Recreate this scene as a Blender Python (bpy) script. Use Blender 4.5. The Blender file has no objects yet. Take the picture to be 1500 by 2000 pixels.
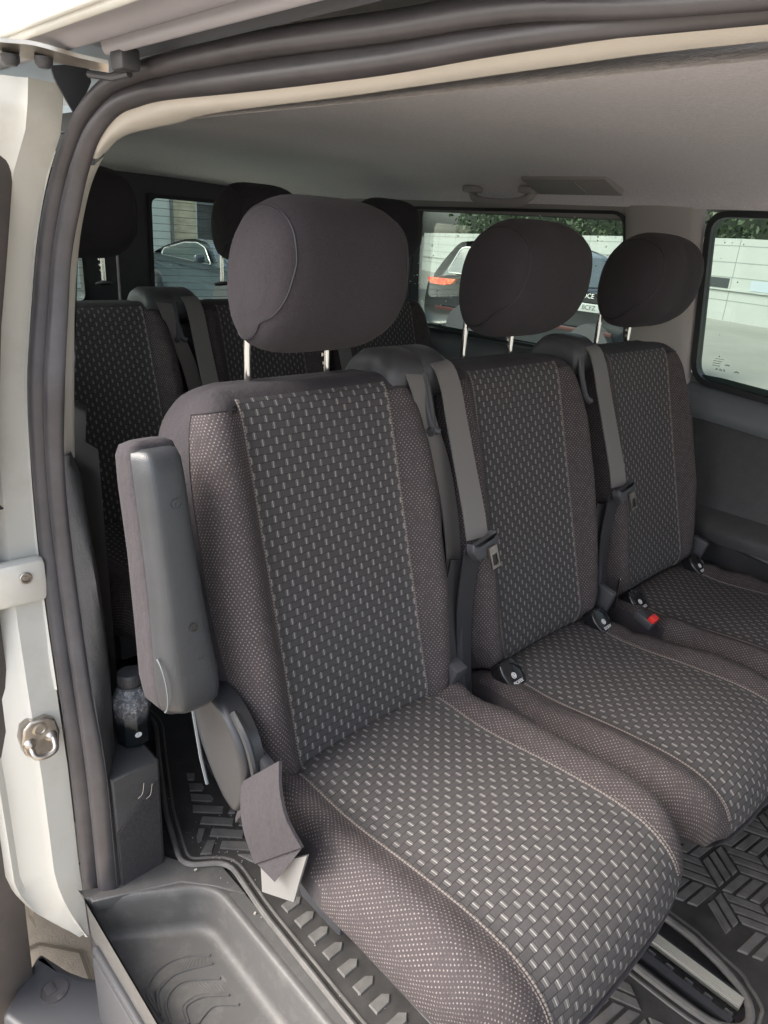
import bpy, bmesh, math, random
from mathutils import Vector, Matrix, noise
random.seed(7)
S = bpy.context.scene
COL = S.collection
PI = math.pi
R = math.radians
# ------------------------------------------------------------------ camera, sky, sun, exposure
cd = bpy.data.cameras.new('camera'); cam = bpy.data.objects.new('camera', cd); COL.objects.link(cam)
S.camera = cam
cd.sensor_fit = 'VERTICAL'; cd.sensor_height = 36.0; cd.lens = 1384.5 / 2000 * 36.0
cd.clip_start = 0.02; cd.clip_end = 600
_r, _p, _y = 0.07326, -0.37734, 0.78823
_F = Vector((math.sin(_y) * math.cos(_p), math.cos(_y) * math.cos(_p), math.sin(_p)))
_R = _F.cross(Vector((0, 0, 1))).normalized(); _U = _R.cross(_F)
_R2 = _R * math.cos(_r) + _U * math.sin(_r); _U2 = -_R * math.sin(_r) + _U * math.cos(_r)
cam.matrix_world = Matrix.Translation((-0.6609, -0.6587, 1.1626)) @ Matrix((_R2, _U2, -_F)).transposed().to_4x4()
W = bpy.data.worlds.new('World'); S.world = W; W.use_nodes = True
wn = W.node_tree; bg = wn.nodes['Background']
SUN_EL, SUN_AZ = R(44), R(303)          # azimuth clockwise from +Y
sky = wn.nodes.new('ShaderNodeTexSky'); sky.sky_type = 'NISHITA'; sky.sun_disc = False
sky.sun_elevation = SUN_EL; sky.sun_rotation = SUN_AZ; sky.dust_density = 4.0; sky.air_density = 1.0; sky.ozone_density = 1.5
hs = wn.nodes.new('ShaderNodeHueSaturation'); hs.inputs['Saturation'].default_value = 0.50
wn.links.new(sky.outputs[0], hs.inputs['Color']); wn.links.new(hs.outputs[0], bg.inputs[0])
bg.inputs[1].default_value = 0.15
sd = bpy.data.lights.new('sun', 'SUN'); sd.energy = 0.9; sd.angle = R(40); sd.color = (1, 0.92, 0.80)
sun = bpy.data.objects.new('sun', sd); COL.objects.link(sun)
_d = Vector((math.sin(SUN_AZ) * math.cos(SUN_EL), math.cos(SUN_AZ) * math.cos(SUN_EL), math.sin(SUN_EL)))
sun.rotation_euler = _d.to_track_quat('Z', 'Y').to_euler()
S.view_settings.view_transform = 'Standard'; S.view_settings.look = 'None'
S.view_settings.gamma = 1; S.view_settings.use_curve_mapping = False
S.view_settings.exposure = 1.9
S.render.engine = 'CYCLES'
cy = S.cycles
cy.use_denoising = True; cy.max_bounces = 10; cy.diffuse_bounces = 6; cy.transparent_max_bounces = 16
cy.sample_clamp_indirect = 8

# ------------------------------------------------------------------ materials
class NT:
    def __init__(s, name):
        s.m = bpy.data.materials.new(name); s.m.use_nodes = True
        s.t = s.m.node_tree; s.b = s.t.nodes['Principled BSDF']; s.out = s.t.nodes['Material Output']
    def n(s, typ, **kw):
        x = s.t.nodes.new(typ)
        for k, v in kw.items(): setattr(x, k, v)
        return x
    def put(s, sock, v):
        if hasattr(v, 'is_linked') or hasattr(v, 'links'): s.t.links.new(v, sock)
        else: sock.default_value = v
    def math(s, op, a, b=0.0, c=0.0):
        x = s.n('ShaderNodeMath', operation=op)
        s.put(x.inputs[0], a); s.put(x.inputs[1], b); s.put(x.inputs[2], c)
        return x.outputs[0]
    def mix(s, f, a, b):
        x = s.n('ShaderNodeMix', data_type='RGBA')
        s.put(x.inputs[0], f); s.put(x.inputs[6], a); s.put(x.inputs[7], b)
        return x.outputs[2]
    def noise(s, scale, detail=3.0, vec=None, rough=0.5):
        x = s.n('ShaderNodeTexNoise'); x.inputs['Scale'].default_value = scale; x.inputs['Detail'].default_value = detail
        x.inputs['Roughness'].default_value = rough
        s.put(x.inputs['Vector'], vec if vec is not None else s.obj())
        return x.outputs[0]
    def obj(s):
        return s.n('ShaderNodeTexCoord').outputs['Object']
    def uv(s):
        x = s.n('ShaderNodeTexCoord'); sp = s.n('ShaderNodeSeparateXYZ'); s.t.links.new(x.outputs['UV'], sp.inputs[0])
        return sp.outputs[0], sp.outputs[1]
    def ramp(s, f, lo, hi):
        x = s.n('ShaderNodeMapRange'); s.put(x.inputs[0], f); x.inputs[1].default_value = lo; x.inputs[2].default_value = hi
        return x.outputs[0]
    def bump(s, h, strength=0.3, dist=0.002, soft=0.0):
        x = s.n('ShaderNodeBump'); x.inputs['Strength'].default_value = strength; x.inputs['Distance'].default_value = dist
        s.put(x.inputs['Height'], h); s.t.links.new(x.outputs[0], s.b.inputs['Normal'])
        if soft:                                             # slow dents and creases under the fine grain
            y = s.n('ShaderNodeBump'); y.inputs['Strength'].default_value = soft; y.inputs['Distance'].default_value = 0.012
            s.put(y.inputs['Height'], s.noise(16, 4, rough=0.6)); s.t.links.new(y.outputs[0], x.inputs['Normal'])
def c4(c): return (c[0], c[1], c[2], 1.0)
def mat(name, col, rough=0.6, metal=0.0, grain=None, gstr=0.25, gdist=0.001, var=0.0, vscale=8, sheen=0.0, coat=0.0, spec=0.5, col2=None, soft=0.0):
    t = NT(name); b = t.b
    b.inputs['Roughness'].default_value = rough; b.inputs['Metallic'].default_value = metal
    b.inputs['Specular IOR Level'].default_value = spec
    if sheen:
        b.inputs['Sheen Weight'].default_value = sheen; b.inputs['Sheen Roughness'].default_value = 0.5
    if coat: b.inputs['Coat Weight'].default_value = coat; b.inputs['Coat Roughness'].default_value = 0.08
    if var:
        f = t.ramp(t.noise(vscale, 5, rough=0.65), 0.3, 0.7)
        k1 = c4([x * (1 - var) for x in col]); k2 = c4(col2 if col2 else [x * (1 + var) for x in col])
        t.t.links.new(t.mix(f, k1, k2), b.inputs['Base Color'])
        t.t.links.new(t.math('ADD', t.math('MULTIPLY', f, 0.14), rough - 0.07), b.inputs['Roughness'])
    else: b.inputs['Base Color'].default_value = c4(col)
    if grain: t.bump(t.noise(grain, 2), gstr, gdist, soft)
    return t.m
def panel_fabric():
    t = NT('woven_dash_fabric'); u, v = t.uv()
    RH, CW = 0.0109, 0.0246
    nz = t.noise(1500, 2)
    wob = t.noise(60, 2)
    rv = t.math('DIVIDE', v, RH); row = t.math('FLOOR', rv); fv = t.math('FRACT', rv)
    off = t.math('MULTIPLY', t.math('MODULO', t.math('ADD', row, 1000.0), 2.0), 0.5)
    cu = t.math('FRACT', t.math('ADD', t.math('DIVIDE', u, CW), t.math('ADD', off, 100.0)))
    du = t.math('ABSOLUTE', t.math('SUBTRACT', cu, 0.5)); dv = t.math('ABSOLUTE', t.math('SUBTRACT', fv, 0.5))
    dash = t.math('MULTIPLY', t.math('SUBTRACT', 1.0, t.ramp(du, 0.013, 0.034)), t.math('SUBTRACT', 1.0, t.ramp(dv, 0.43, 0.49)))
    block = t.math('MULTIPLY', t.math('SUBTRACT', 1.0, t.ramp(du, 0.15, 0.17)), t.math('LESS_THAN', dv, 0.47))
    edge = t.math('MAXIMUM', t.math('MULTIPLY', t.ramp(dv, 0.40, 0.47), 0.75), t.math('MULTIPLY', t.math('MULTIPLY', t.ramp(du, 0.13, 0.16), t.math('SUBTRACT', 1.0, t.ramp(du, 0.18, 0.21))), 0.6))
    base = t.mix(block, c4((0.063, 0.059, 0.060)), c4((0.116, 0.110, 0.108)))
    base = t.mix(edge, base, c4((0.018, 0.016, 0.017)))
    base = t.mix(t.math('MULTIPLY', t.ramp(nz, 0.35, 0.75), 0.35), base, c4((0.10, 0.096, 0.096)))
    col = t.mix(t.math('MULTIPLY', dash, t.ramp(wob, 0.1, 0.55)), base, c4((0.39, 0.375, 0.355)))
    t.t.links.new(col, t.b.inputs['Base Color'])
    t.b.inputs['Roughness'].default_value = 0.85; t.b.inputs['Specular IOR Level'].default_value = 0.25
    h = t.math('ADD', t.math('MULTIPLY', block, 0.6), t.math('ADD', t.math('MULTIPLY', edge, -0.8), t.math('MULTIPLY', nz, 0.5)))
    t.bump(h, 0.5, 0.0012, 0.30)
    return t.m
def dot_fabric():
    t = NT('dotted_bolster_fabric'); u, v = t.uv()
    RH, CW = 0.0041, 0.0066
    nz = t.noise(1400, 2)
    rv = t.math('DIVIDE', v, RH); row = t.math('FLOOR', rv); fv = t.math('SUBTRACT', t.math('FRACT', rv), 0.5)
    off = t.math('MULTIPLY', t.math('MODULO', t.math('ADD', row, 1000.0), 2.0), 0.5)
    cu = t.math('SUBTRACT', t.math('FRACT', t.math('ADD', t.math('DIVIDE', u, CW), t.math('ADD', off, 100.0))), 0.5)
    a = t.math('MULTIPLY', cu, CW); b = t.math('MULTIPLY', fv, RH)
    d = t.math('SQRT', t.math('ADD', t.math('MULTIPLY', a, a), t.math('MULTIPLY', b, b)))
    dot = t.math('SUBTRACT', 1.0, t.ramp(d, 0.0006, 0.0013))
    base = t.mix(t.ramp(nz, 0.3, 0.7), c4((0.041, 0.035, 0.036)), c4((0.076, 0.065, 0.067)))
    col = t.mix(t.math('MULTIPLY', dot, t.ramp(t.noise(90, 2), 0.25, 0.6)), base, c4((0.24, 0.212, 0.203)))
    t.t.links.new(col, t.b.inputs['Base Color'])
    t.b.inputs['Roughness'].default_value = 0.9; t.b.inputs['Specular IOR Level'].default_value = 0.2
    t.bump(t.math('ADD', t.math('MULTIPLY', dot, 0.7), t.math('MULTIPLY', nz, 0.6)), 0.4, 0.0009, 0.55)
    return t.m
def stitch_mat():
    t = NT('stitching_thread'); u, v = t.uv()
    f = t.math('LESS_THAN', t.math('FRACT', t.math('DIVIDE', v, 0.0048)), 0.72)
    t.t.links.new(t.mix(f, c4((0.04, 0.034, 0.034)), c4((0.165, 0.142, 0.130))), t.b.inputs['Base Color'])
    t.b.inputs['Roughness'].default_value = 0.8
    return t.m
def glass_mat(name, tint, refl=1.0):
    t = NT(name); t.t.nodes.remove(t.b)
    tr = t.n('ShaderNodeBsdfTransparent'); tr.inputs[0].default_value = c4(tint)
    gl = t.n('ShaderNodeBsdfGlossy'); gl.inputs['Roughness'].default_value = 0.03
    fr = t.n('ShaderNodeFresnel'); fr.inputs[0].default_value = 1.45
    mx = t.n('ShaderNodeMixShader'); t.t.links.new(t.math('MULTIPLY', fr.outputs[0], refl), mx.inputs[0])
    t.t.links.new(tr.outputs[0], mx.inputs[1]); t.t.links.new(gl.outputs[0], mx.inputs[2])
    t.t.links.new(mx.outputs[0], t.out.inputs[0])
    return t.m
def scuffed(name, col, rough, scuff, grain=900):
    t = NT(name)
    f = t.ramp(t.noise(26, 8, rough=0.75), 0.50, 0.75)
    mp = t.n('ShaderNodeMapping'); mp.inputs['Scale'].default_value = (260, 26, 40); t.put(mp.inputs[0], t.obj())
    s2 = t.ramp(t.noise(1.0, 3, vec=mp.outputs[0]), 0.68, 0.80)
    k = t.math('MINIMUM', t.math('ADD', t.math('MULTIPLY', f, 0.35), t.math('MULTIPLY', s2, 0.4)), 1.0)
    t.t.links.new(t.mix(k, c4(col), c4(scuff)), t.b.inputs['Base Color'])
    t.b.inputs['Roughness'].default_value = rough
    t.bump(t.noise(grain, 2), 0.35, 0.0008)
    return t.m
def dirty_white():
    t = NT('white_paint')
    f = t.math('MULTIPLY', t.ramp(t.noise(9, 8, rough=0.7), 0.50, 0.85), 0.5)
    t.t.links.new(t.mix(f, c4((0.60, 0.595, 0.545)), c4((0.42, 0.38, 0.30))), t.b.inputs['Base Color'])
    t.b.inputs['Roughness'].default_value = 0.3; t.b.inputs['Coat Weight'].default_value = 0.5
    return t.m
M = {}
M['panel'] = panel_fabric(); M['dots'] = dot_fabric(); M['stitch'] = stitch_mat()
M['plain'] = mat('plain_dark_fabric', (0.048, 0.043, 0.047), 0.9, grain=1300, gstr=0.35, gdist=0.0008, var=0.22, vscale=420, spec=0.2, sheen=0.03, soft=0.6)
M['head'] = mat('headrest_jersey', (0.042, 0.037, 0.042), 0.92, grain=900, gstr=0.5, gdist=0.0012, var=0.25, vscale=480, spec=0.2, sheen=0.04, soft=0.30)
M['black'] = mat('black_plastic', (0.055, 0.056, 0.062), 0.45, grain=700, gstr=0.2, gdist=0.0006)
M['grained'] = mat('grained_dark_plastic', (0.060, 0.060, 0.062), 0.5, grain=420, gstr=0.7, gdist=0.0012, var=0.15, vscale=30)
M['arm_plastic'] = mat('armrest_plastic', (0.040, 0.043, 0.047), 0.34, grain=650, gstr=0.5, gdist=0.0008, var=0.08, vscale=20)
M['gloss'] = mat('glossy_black', (0.015, 0.015, 0.017), 0.15)
M['rubber'] = mat('seal_rubber', (0.060, 0.056, 0.060), 0.40, grain=300, gstr=0.12, var=0.25, vscale=14)
M['door_rubber'] = mat('door_edge_rubber', (0.085, 0.074, 0.068), 0.7, grain=500, gstr=0.3, var=0.12, vscale=30)
M['white'] = dirty_white()
M['cream'] = mat('cream_trim_plastic', (0.64, 0.615, 0.56), 0.55, grain=600, gstr=0.15, var=0.04)
M['liner'] = mat('headliner_cloth', (0.78, 0.755, 0.785), 0.95, grain=260, gstr=0.8, gdist=0.002, var=0.10, vscale=150)
M['liner_plastic'] = mat('headliner_plastic', (0.30, 0.285, 0.28), 0.6)
M['pillar'] = mat('pillar_trim', (0.40, 0.375, 0.36), 0.6, grain=500, gstr=0.15)
M['chrome'] = mat('chrome', (0.82, 0.80, 0.76), 0.12, 1.0)
M['steel'] = mat('striker_steel', (0.50, 0.46, 0.41), 0.35, 1.0, var=0.15, vscale=60)
M['alu'] = mat('ribbed_aluminium', (0.86, 0.84, 0.78), 0.42, 1.0)
M['mat'] = mat('rubber_mat', (0.040, 0.038, 0.037), 0.6, grain=450, gstr=0.4, var=0.3, vscale=25, col2=(0.055, 0.051, 0.048))
M['pad'] = mat('rubber_mat_pad', (0.125, 0.119, 0.112), 0.62, grain=500, gstr=0.3, var=0.25, vscale=35)
M['carpet'] = mat('dark_carpet', (0.042, 0.040, 0.042), 1.0, grain=650, gstr=1.0, gdist=0.002, var=0.35, vscale=300)
M['step'] = scuffed('step_plastic', (0.092, 0.089, 0.086), 0.5, (0.21, 0.20, 0.185))
M['belt'] = mat('belt_webbing', (0.150, 0.142, 0.136), 0.65, grain=1200, gstr=0.3, sheen=0.05)
M['belt_dark'] = mat('belt_webbing_dark', (0.034, 0.034, 0.038), 0.6, grain=1200, gstr=0.3)
M['cover'] = mat('dark_cover_plastic', (0.028, 0.029, 0.032), 0.32, grain=600, gstr=0.2)
M['red'] = mat('red_plastic', (0.75, 0.035, 0.03), 0.35)
M['tab'] = mat('silver_tab', (0.22, 0.222, 0.222), 0.45, 0.2)
M['print'] = mat('white_print', (0.75, 0.75, 0.75), 0.6)
M['glass'] = glass_mat('tinted_glass', (0.47, 0.56, 0.505))
M['heat'] = mat('heater_wire', (0.10, 0.09, 0.07), 0.6)
M['ink'] = mat('etched_ink', (0.05, 0.07, 0.06), 0.6)
M['drop'] = mat('water_drop', (0.75, 0.82, 0.80), 0.1)
M['frit'] = mat('black_window_frame', (0.022, 0.023, 0.026), 0.5)
M['ledge'] = mat('blue_grey_sill_plastic', (0.13, 0.145, 0.155), 0.5, grain=600, gstr=0.3)
M['underpaint'] = mat('channel_paint', (0.34, 0.33, 0.355), 0.3)
M['rail_dark'] = mat('rail_recess', (0.06, 0.064, 0.075), 0.4)

# ------------------------------------------------------------------ mesh helpers
def cr(pts, n):
    """Catmull-Rom through pts (tuples of any size), n steps per span."""
    P = [Vector(p) for p in pts]; out = []
    for i in range(len(P) - 1):
        a = P[i - 1] if i else P[i] * 2 - P[i + 1]
        b, c = P[i], P[i + 1]
        d = P[i + 2] if i + 2 < len(P) else P[i + 1] * 2 - P[i]
        for k in range(n):
            t = k / n
            out.append(0.5 * ((2 * b) + (c - a) * t + (2 * a - 5 * b + 4 * c - d) * t * t + (3 * b - a - 3 * c + d) * t ** 3))
    out.append(P[-1]); return out
def crc(pts, n):
    P = [Vector(p) for p in pts]; N = len(P); out = []
    for i in range(N):
        a, b, c, d = P[i - 1], P[i], P[(i + 1) % N], P[(i + 2) % N]
        for k in range(n):
            t = k / n
            out.append(0.5 * ((2 * b) + (c - a) * t + (2 * a - 5 * b + 4 * c - d) * t * t + (3 * b - a - 3 * c + d) * t ** 3))
    return out
def lerp_tab(tab, x, k=1):
    if x <= tab[0][0]: return tab[0][k]
    for a, b in zip(tab, tab[1:]):
        if x <= b[0]: return a[k] + (b[k] - a[k]) * (x - a[0]) / (b[0] - a[0])
    return tab[-1][k]
class MB:
    def __init__(s): s.v, s.f, s.m, s.u = [], [], [], []
    def add(s, V, Fs, m=0, U=None):
        o = len(s.v); s.v += [tuple(v) for v in V]
        for i, f in enumerate(Fs):
            s.f.append([a + o for a in f]); s.m.append(m[i] if isinstance(m, list) else m)
            s.u.append([U[a] for a in f] if U else [(0, 0)] * len(f))
        return s
    def grid(s, G, m=0, cu=False, cv=False, mf=None, U=None):
        """G[i][j] points; cu closes i, cv closes j."""
        ni, nj = len(G), len(G[0]); V = [p for r in G for p in r]; Fs, ms = [], []
        for i in range(ni if cu else ni - 1):
            for j in range(nj if cv else nj - 1):
                i2, j2 = (i + 1) % ni, (j + 1) % nj
                Fs.append([i * nj + j, i2 * nj + j, i2 * nj + j2, i * nj + j2])
                ms.append(mf(i, j) if mf else m)
        return s.add(V, Fs, ms, [q for r in U for q in r] if U else None)
    def fan(s, loop, m=0, flip=False):
        c = sum((Vector(p) for p in loop), Vector((0, 0, 0))) / len(loop); n = len(loop)
        return s.add(list(loop) + [c], [([(i + 1) % n, i, n] if flip else [i, (i + 1) % n, n]) for i in range(n)], m)
    def loft(s, loops, m=0, caps=True, mf=None, U=None):
        s.grid(loops, m, cv=True, mf=mf, U=U)
        if caps: s.fan(loops[0], m); s.fan(loops[-1], m, True)
        return s
    def tube(s, path, r, n=8, m=0, closed=False, caps=True, up=None):
        P = [Vector(p) for p in path]; loops = []; N = len(P); L = 0; U = []
        t0 = (P[1] - P[0]).normalized(); ref = Vector(up) if up else (Vector((0, 0, 1)) if abs(t0.z) < 0.9 else Vector((1, 0, 0)))
        a = t0.cross(ref).normalized()
        for i, p in enumerate(P):
            t = (P[(i + 1) % N] - P[i - 1]) if closed else (P[min(i + 1, N - 1)] - P[max(i - 1, 0)])
            t.normalize(); a = (a - t * a.dot(t)).normalized(); b = t.cross(a)
            rr = r[i] if isinstance(r, (list, tuple)) else r
            loops.append([p + (a * math.cos(2 * PI * k / n) + b * math.sin(2 * PI * k / n)) * rr for k in range(n)])
            if i: L += (p - P[i - 1]).length
            U.append([(k / n, L) for k in range(n)])
        s.grid(loops, m, cu=closed, cv=True, U=U)
        if caps and not closed: s.fan(loops[0], m); s.fan(loops[-1], m, True)
        return s
    def box(s, c, d, m=0, bev=0.0, rot=None, seg=2):
        bm = bmesh.new(); bmesh.ops.create_cube(bm, size=1)
        bmesh.ops.scale(bm, vec=d, verts=bm.verts)
        if bev: bmesh.ops.bevel(bm, geom=bm.edges[:], offset=bev, segments=seg, affect='EDGES', profile=0.5)
        mx = Matrix.Translation(c) @ (rot.to_4x4() if rot else Matrix.Identity(4))
        bm.verts.index_update()
        s.add([mx @ v.co for v in bm.verts], [[v.index for v in f.verts] for f in bm.faces], m); bm.free()
        return s
    def prism(s, poly, t0, t1, fn, m=0, bev=0.0):
        """poly 2D outline; fn(a, b, t) -> 3D; optional bevelled rim on the t1 side."""
        bm = bmesh.new(); vs = [bm.verts.new((p[0], p[1], t0)) for p in poly]; f = bm.faces.new(vs)
        r = bmesh.ops.extrude_face_region(bm, geom=[f]); top = [g for g in r['geom'] if isinstance(g, bmesh.types.BMVert)]
        for v in top: v.co.z = t1
        bm.normal_update()
        if bev:
            ts = set(top); es = [e for e in bm.edges if e.verts[0] in ts and e.verts[1] in ts]
            bmesh.ops.bevel(bm, geom=es, offset=bev, segments=3, affect='EDGES', profile=0.6)
        bmesh.ops.recalc_face_normals(bm, faces=bm.faces[:]); bm.verts.index_update()
        s.add([fn(*v.co) for v in bm.verts], [[v.index for v in f.verts] for f in bm.faces], m); bm.free()
        return s
    def lathe(s, prof, c, n=24, m=0, ax=None):
        rot = Vector((0, 0, 1)).rotation_difference(Vector(ax)).to_matrix() if ax else Matrix.Identity(3)
        loops = [[Vector(c) + rot @ Vector((r * math.cos(2 * PI * k / n), r * math.sin(2 * PI * k / n), z)) for k in range(n)] for r, z in prof]
        return s.loft(loops, m)
    def build(s, name, mats, parent=None, smooth=38, org=(0, 0, 0), recalc=True):
        me = bpy.data.meshes.new(name); o3 = Vector(org)
        me.from_pydata([Vector(v) - o3 for v in s.v], [], s.f)
        uvl = me.uv_layers.new(name='uv'); flat = [c for f in s.u for uv in f for c in uv[:2]]
        if len(flat) == 2 * len(uvl.data): uvl.data.foreach_set('uv', flat)
        for k in (mats if isinstance(mats, (list, tuple)) else [mats]): me.materials.append(M[k] if isinstance(k, str) else k)
        me.polygons.foreach_set('material_index', s.m)
        if recalc:
            bm = bmesh.new(); bm.from_mesh(me); bmesh.ops.remove_doubles(bm, verts=bm.verts, dist=1e-6)
            bmesh.ops.recalc_face_normals(bm, faces=bm.faces[:]); bm.to_mesh(me); bm.free()
        me.update()
        if smooth: me.shade_smooth(); me.set_sharp_from_angle(angle=R(smooth))
        ob = bpy.data.objects.new(name, me); COL.objects.link(ob)
        if parent: ob.parent = parent
        return ob
def tag(o, label=None, cat=None, group=None, kind=None):
    if label: o['label'] = label
    if cat: o['category'] = cat
    if group: o['group'] = group
    if kind: o['kind'] = kind
    return o
def empty(name, loc, label, cat, group=None):
    o = bpy.data.objects.new(name, None); COL.objects.link(o); o.location = loc; o.empty_display_size = 0.05
    return tag(o, label, cat, group)
def text_mesh(txt, size, mx, ext=0.0004):
    cu = bpy.data.curves.new('t', 'FONT'); cu.body = txt; cu.size = size; cu.align_x = 'CENTER'; cu.align_y = 'CENTER'; cu.extrude = ext
    o = bpy.data.objects.new('t', cu); COL.objects.link(o); bpy.context.view_layer.update()
    me = bpy.data.meshes.new_from_object(o.evaluated_get(bpy.context.evaluated_depsgraph_get()))
    V = [mx @ v.co for v in me.vertices]; Fs = [list(p.vertices) for p in me.polygons]
    bpy.data.objects.remove(o); bpy.data.meshes.remove(me)
    return V, Fs
def frame(c, x, y):
    """matrix with local x/y axes at c."""
    x = Vector(x).normalized(); y = (Vector(y) - x * Vector(y).dot(x)).normalized(); z = x.cross(y)
    return Matrix.Translation(c) @ Matrix((x, y, z)).transposed().to_4x4()
def Xw(z): return lerp_tab([(-.3, -.335), (.4, -.33), (.9, -.30), (1.31, -.24), (1.5, -.19)], z)


# ================================================================== the van
VO = Vector((0.58, 0.0, -0.5))
van = empty('van', VO, 'white van with its sliding door open, seen from beside the rear passenger seats', 'van')
def vp(name, mb, mats, parent=None, **k): return mb.build(name, mats, parent or van, org=VO, **k)

# --- door seal: two rubber lobes swept round the opening
SO = [(-.246,-.90,1.262),(-.244,-.483,1.282),(-.241,-.321,1.303),(-.240,-.202,1.309),(-.238,-.034,1.318),(-.238,.158,1.317),(-.239,.243,1.313),(-.241,.296,1.304),
      (-.244,.354,1.280),(-.250,.398,1.240),(-.259,.436,1.183),(-.270,.462,1.108),(-.282,.474,1.022),(-.299,.478,.910),(-.307,.480,.786),(-.314,.471,.659),
      (-.322,.445,.532),(-.330,.410,.407),(-.331,.396,.252),(-.333,.395,.006),(-.334,.390,-.130),(-.335,.372,-.215),(-.338,.335,-.262)]
SI = [(-.218,-.90,1.264),(-.216,-.475,1.277),(-.216,-.308,1.275),(-.216,-.181,1.271),(-.216,-.001,1.271),(-.215,.170,1.275),(-.216,.236,1.272),(-.222,.275,1.265),(-.229,.312,1.247),(-.233,.342,1.222),(-.240,.373,1.172),(-.251,.398,1.10),(-.261,.405,1.02),(-.277,.402,.915),(-.285,.413,.79),(-.288,.408,.659),
      (-.292,.386,.532),(-.299,.352,.407),(-.301,.322,.262),(-.302,.320,.006),(-.304,.318,-.110),(-.306,.300,-.190),(-.310,.270,-.235)]
o_, i_ = cr(SO, 5), cr(SI, 5)
i_ = [a + (b - a) * (.86 + .12 * max(0, min(1, (k - 36) / 15))) for k, (a, b) in enumerate(zip(o_, i_))]
prof = [(.0, -.35), (.0, .02), (.05, .08), (.14, .15), (.25, .17), (.36, .12), (.43, .0), (.465, -.06), (.50, .0), (.58, .12), (.70, .18), (.82, .17), (.93, .08), (1.0, .02), (1.0, -.04)]
mb = MB(); loops = []
for k in range(len(o_)):
    a = i_[k] - o_[k]; t = o_[min(k + 1, len(o_) - 1)] - o_[max(k - 1, 0)]
    n = a.cross(t).normalized()
    if n.x > 0: n = -n
    w = a.length
    loops.append([o_[k] + a * p[0] + n * (w * p[1]) for p in prof])
mb.grid(loops); seal = vp('door_seal', mb, 'rubber', smooth=60)
# thin pinch-weld lip just outside the seal
mb = MB(); mb.grid([[o_[k] + Vector((-.004, 0, 0)), o_[k] + (o_[k] - i_[k]).normalized() * .012 + Vector((-.006, 0, 0))] for k in range(46, 86)])
vp('pinch_weld_flange', mb, 'white')
# --- cream edge of the headliner and upper pillar trim (one strip, with the joint at the corner)
CI = [(-.166,-.90,1.270),(-.165,-.456,1.281),(-.164,-.30,1.281),(-.165,-.078,1.277),(-.165,.08,1.276),(-.165,.179,1.274),(-.166,.250,1.268),(-.176,.295,1.263),(-.195,.330,1.253),(-.206,.358,1.235),(-.218,.390,1.193),(-.226,.425,1.12),(-.238,.434,1.026),(-.250,.431,.92),(-.255,.445,.795)]
c_ = cr(CI, 5); i2 = i_[:len(c_)]
JO = 9 * 5 + 1
def strip(A, B, lo, hi, m, name, thick=.012):
    mb = MB(); G = []
    for k in range(lo, hi):
        a, b = A[k], B[k]; mid = (a + b) / 2 + Vector((-.006, -.003, -.006))
        q = b + Vector((.004, .012, .004))
        G.append([a + Vector((-.008, .012, .008)), a + Vector((.002, .006, .002)), a + (mid - a) * .5, mid, b + (mid - b) * .3, b, q])
    mb.grid(G, m); mb.fan(G[-1], m)
    return vp(name, mb, 'cream', smooth=70)
strip(i2, c_, 0, JO, 0, 'headliner_edge_trim'); strip(i2, c_, JO, len(c_), 0, 'upper_pillar_trim')
# --- headliner
mb = MB(); G = []
prf = [(-.162, 1.272), (-.13, 1.290), (-.07, 1.312), (.05, 1.334), (.20, 1.352), (.40, 1.362), (.60, 1.364), (.80, 1.361), (1.0, 1.353), (1.14, 1.340), (1.24, 1.322), (1.31, 1.300), (1.355, 1.272)]
prf = cr([(a, b) for a, b in prf], 4)
for j in range(-36, 43):
    y = j * .05
    row = []
    for p in prf:
        x, z = p.x, p.y
        z -= .055 * max(0, (y - 1.55) / .55) ** 2                     # the roof lining drops to the rear door header
        if y > .9: z -= .012 * min(1, (y - .9) / .1) * max(0, 1 - ((x - .58) / .6) ** 4)   # shallow step of the rear panel
        if -.162 == round(x, 3): pass
        row.append((x, y, z + .0012 * noise.noise((x * 5, y * 5, 0))))
    G.append(row)
mb.grid(G); vp('headliner', mb, 'liner', smooth=60)
# --- roof skin, channel and rails above the opening (swept front to back)
def sweep_y(name, xz, mats, y0=-1.75, y1=.62, smooth=50, ms=0, n=6, parent=None):
    P = cr(xz, n) if n > 1 else [Vector(p) for p in xz]
    mb = MB(); ys = [y0 + (y1 - y0) * k / 12 for k in range(13)]
    mb.grid([[(p.x, y, p.y) for p in P] for y in ys], ms); return vp(name, mb, mats, parent, smooth=smooth, recalc=False)
sweep_y('rail_recess', [(-.232, 1.322), (-.238, 1.336), (-.250, 1.343), (-.262, 1.338)], 'rail_dark', y1=.215)
sweep_y('roller_rail', [(-.262, 1.338), (-.2655, 1.321), (-.270, 1.317), (-.2745, 1.3205), (-.277, 1.329)], 'underpaint', y1=.20)
sweep_y('rail_recess', [(-.277, 1.3285), (-.283, 1.334), (-.290, 1.331), (-.2925, 1.3245)], 'rail_dark', y1=.26)
sweep_y('roof_channel', [(-.292, 1.3245), (-.296, 1.3205), (-.304, 1.322), (-.315, 1.327), (-.324, 1.3285), (-.327, 1.328)], 'underpaint', y1=.62)
sweep_y('roof_gutter', [(-.327, 1.328), (-.331, 1.326), (-.335, 1.329), (-.337, 1.333), (-.3385, 1.331), (-.342, 1.334), (-.343, 1.341), (-.338, 1.350)], 'white', y1=.9)
sweep_y('roof_skin', [(-.338, 1.350), (-.30, 1.400), (-.20, 1.445), (0, 1.475), (.3, 1.49), (.6, 1.494), (.9, 1.49), (1.2, 1.47), (1.38, 1.435), (1.45, 1.40), (1.49, 1.34)], 'white', y0=-1.75, y1=2.2)
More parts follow.
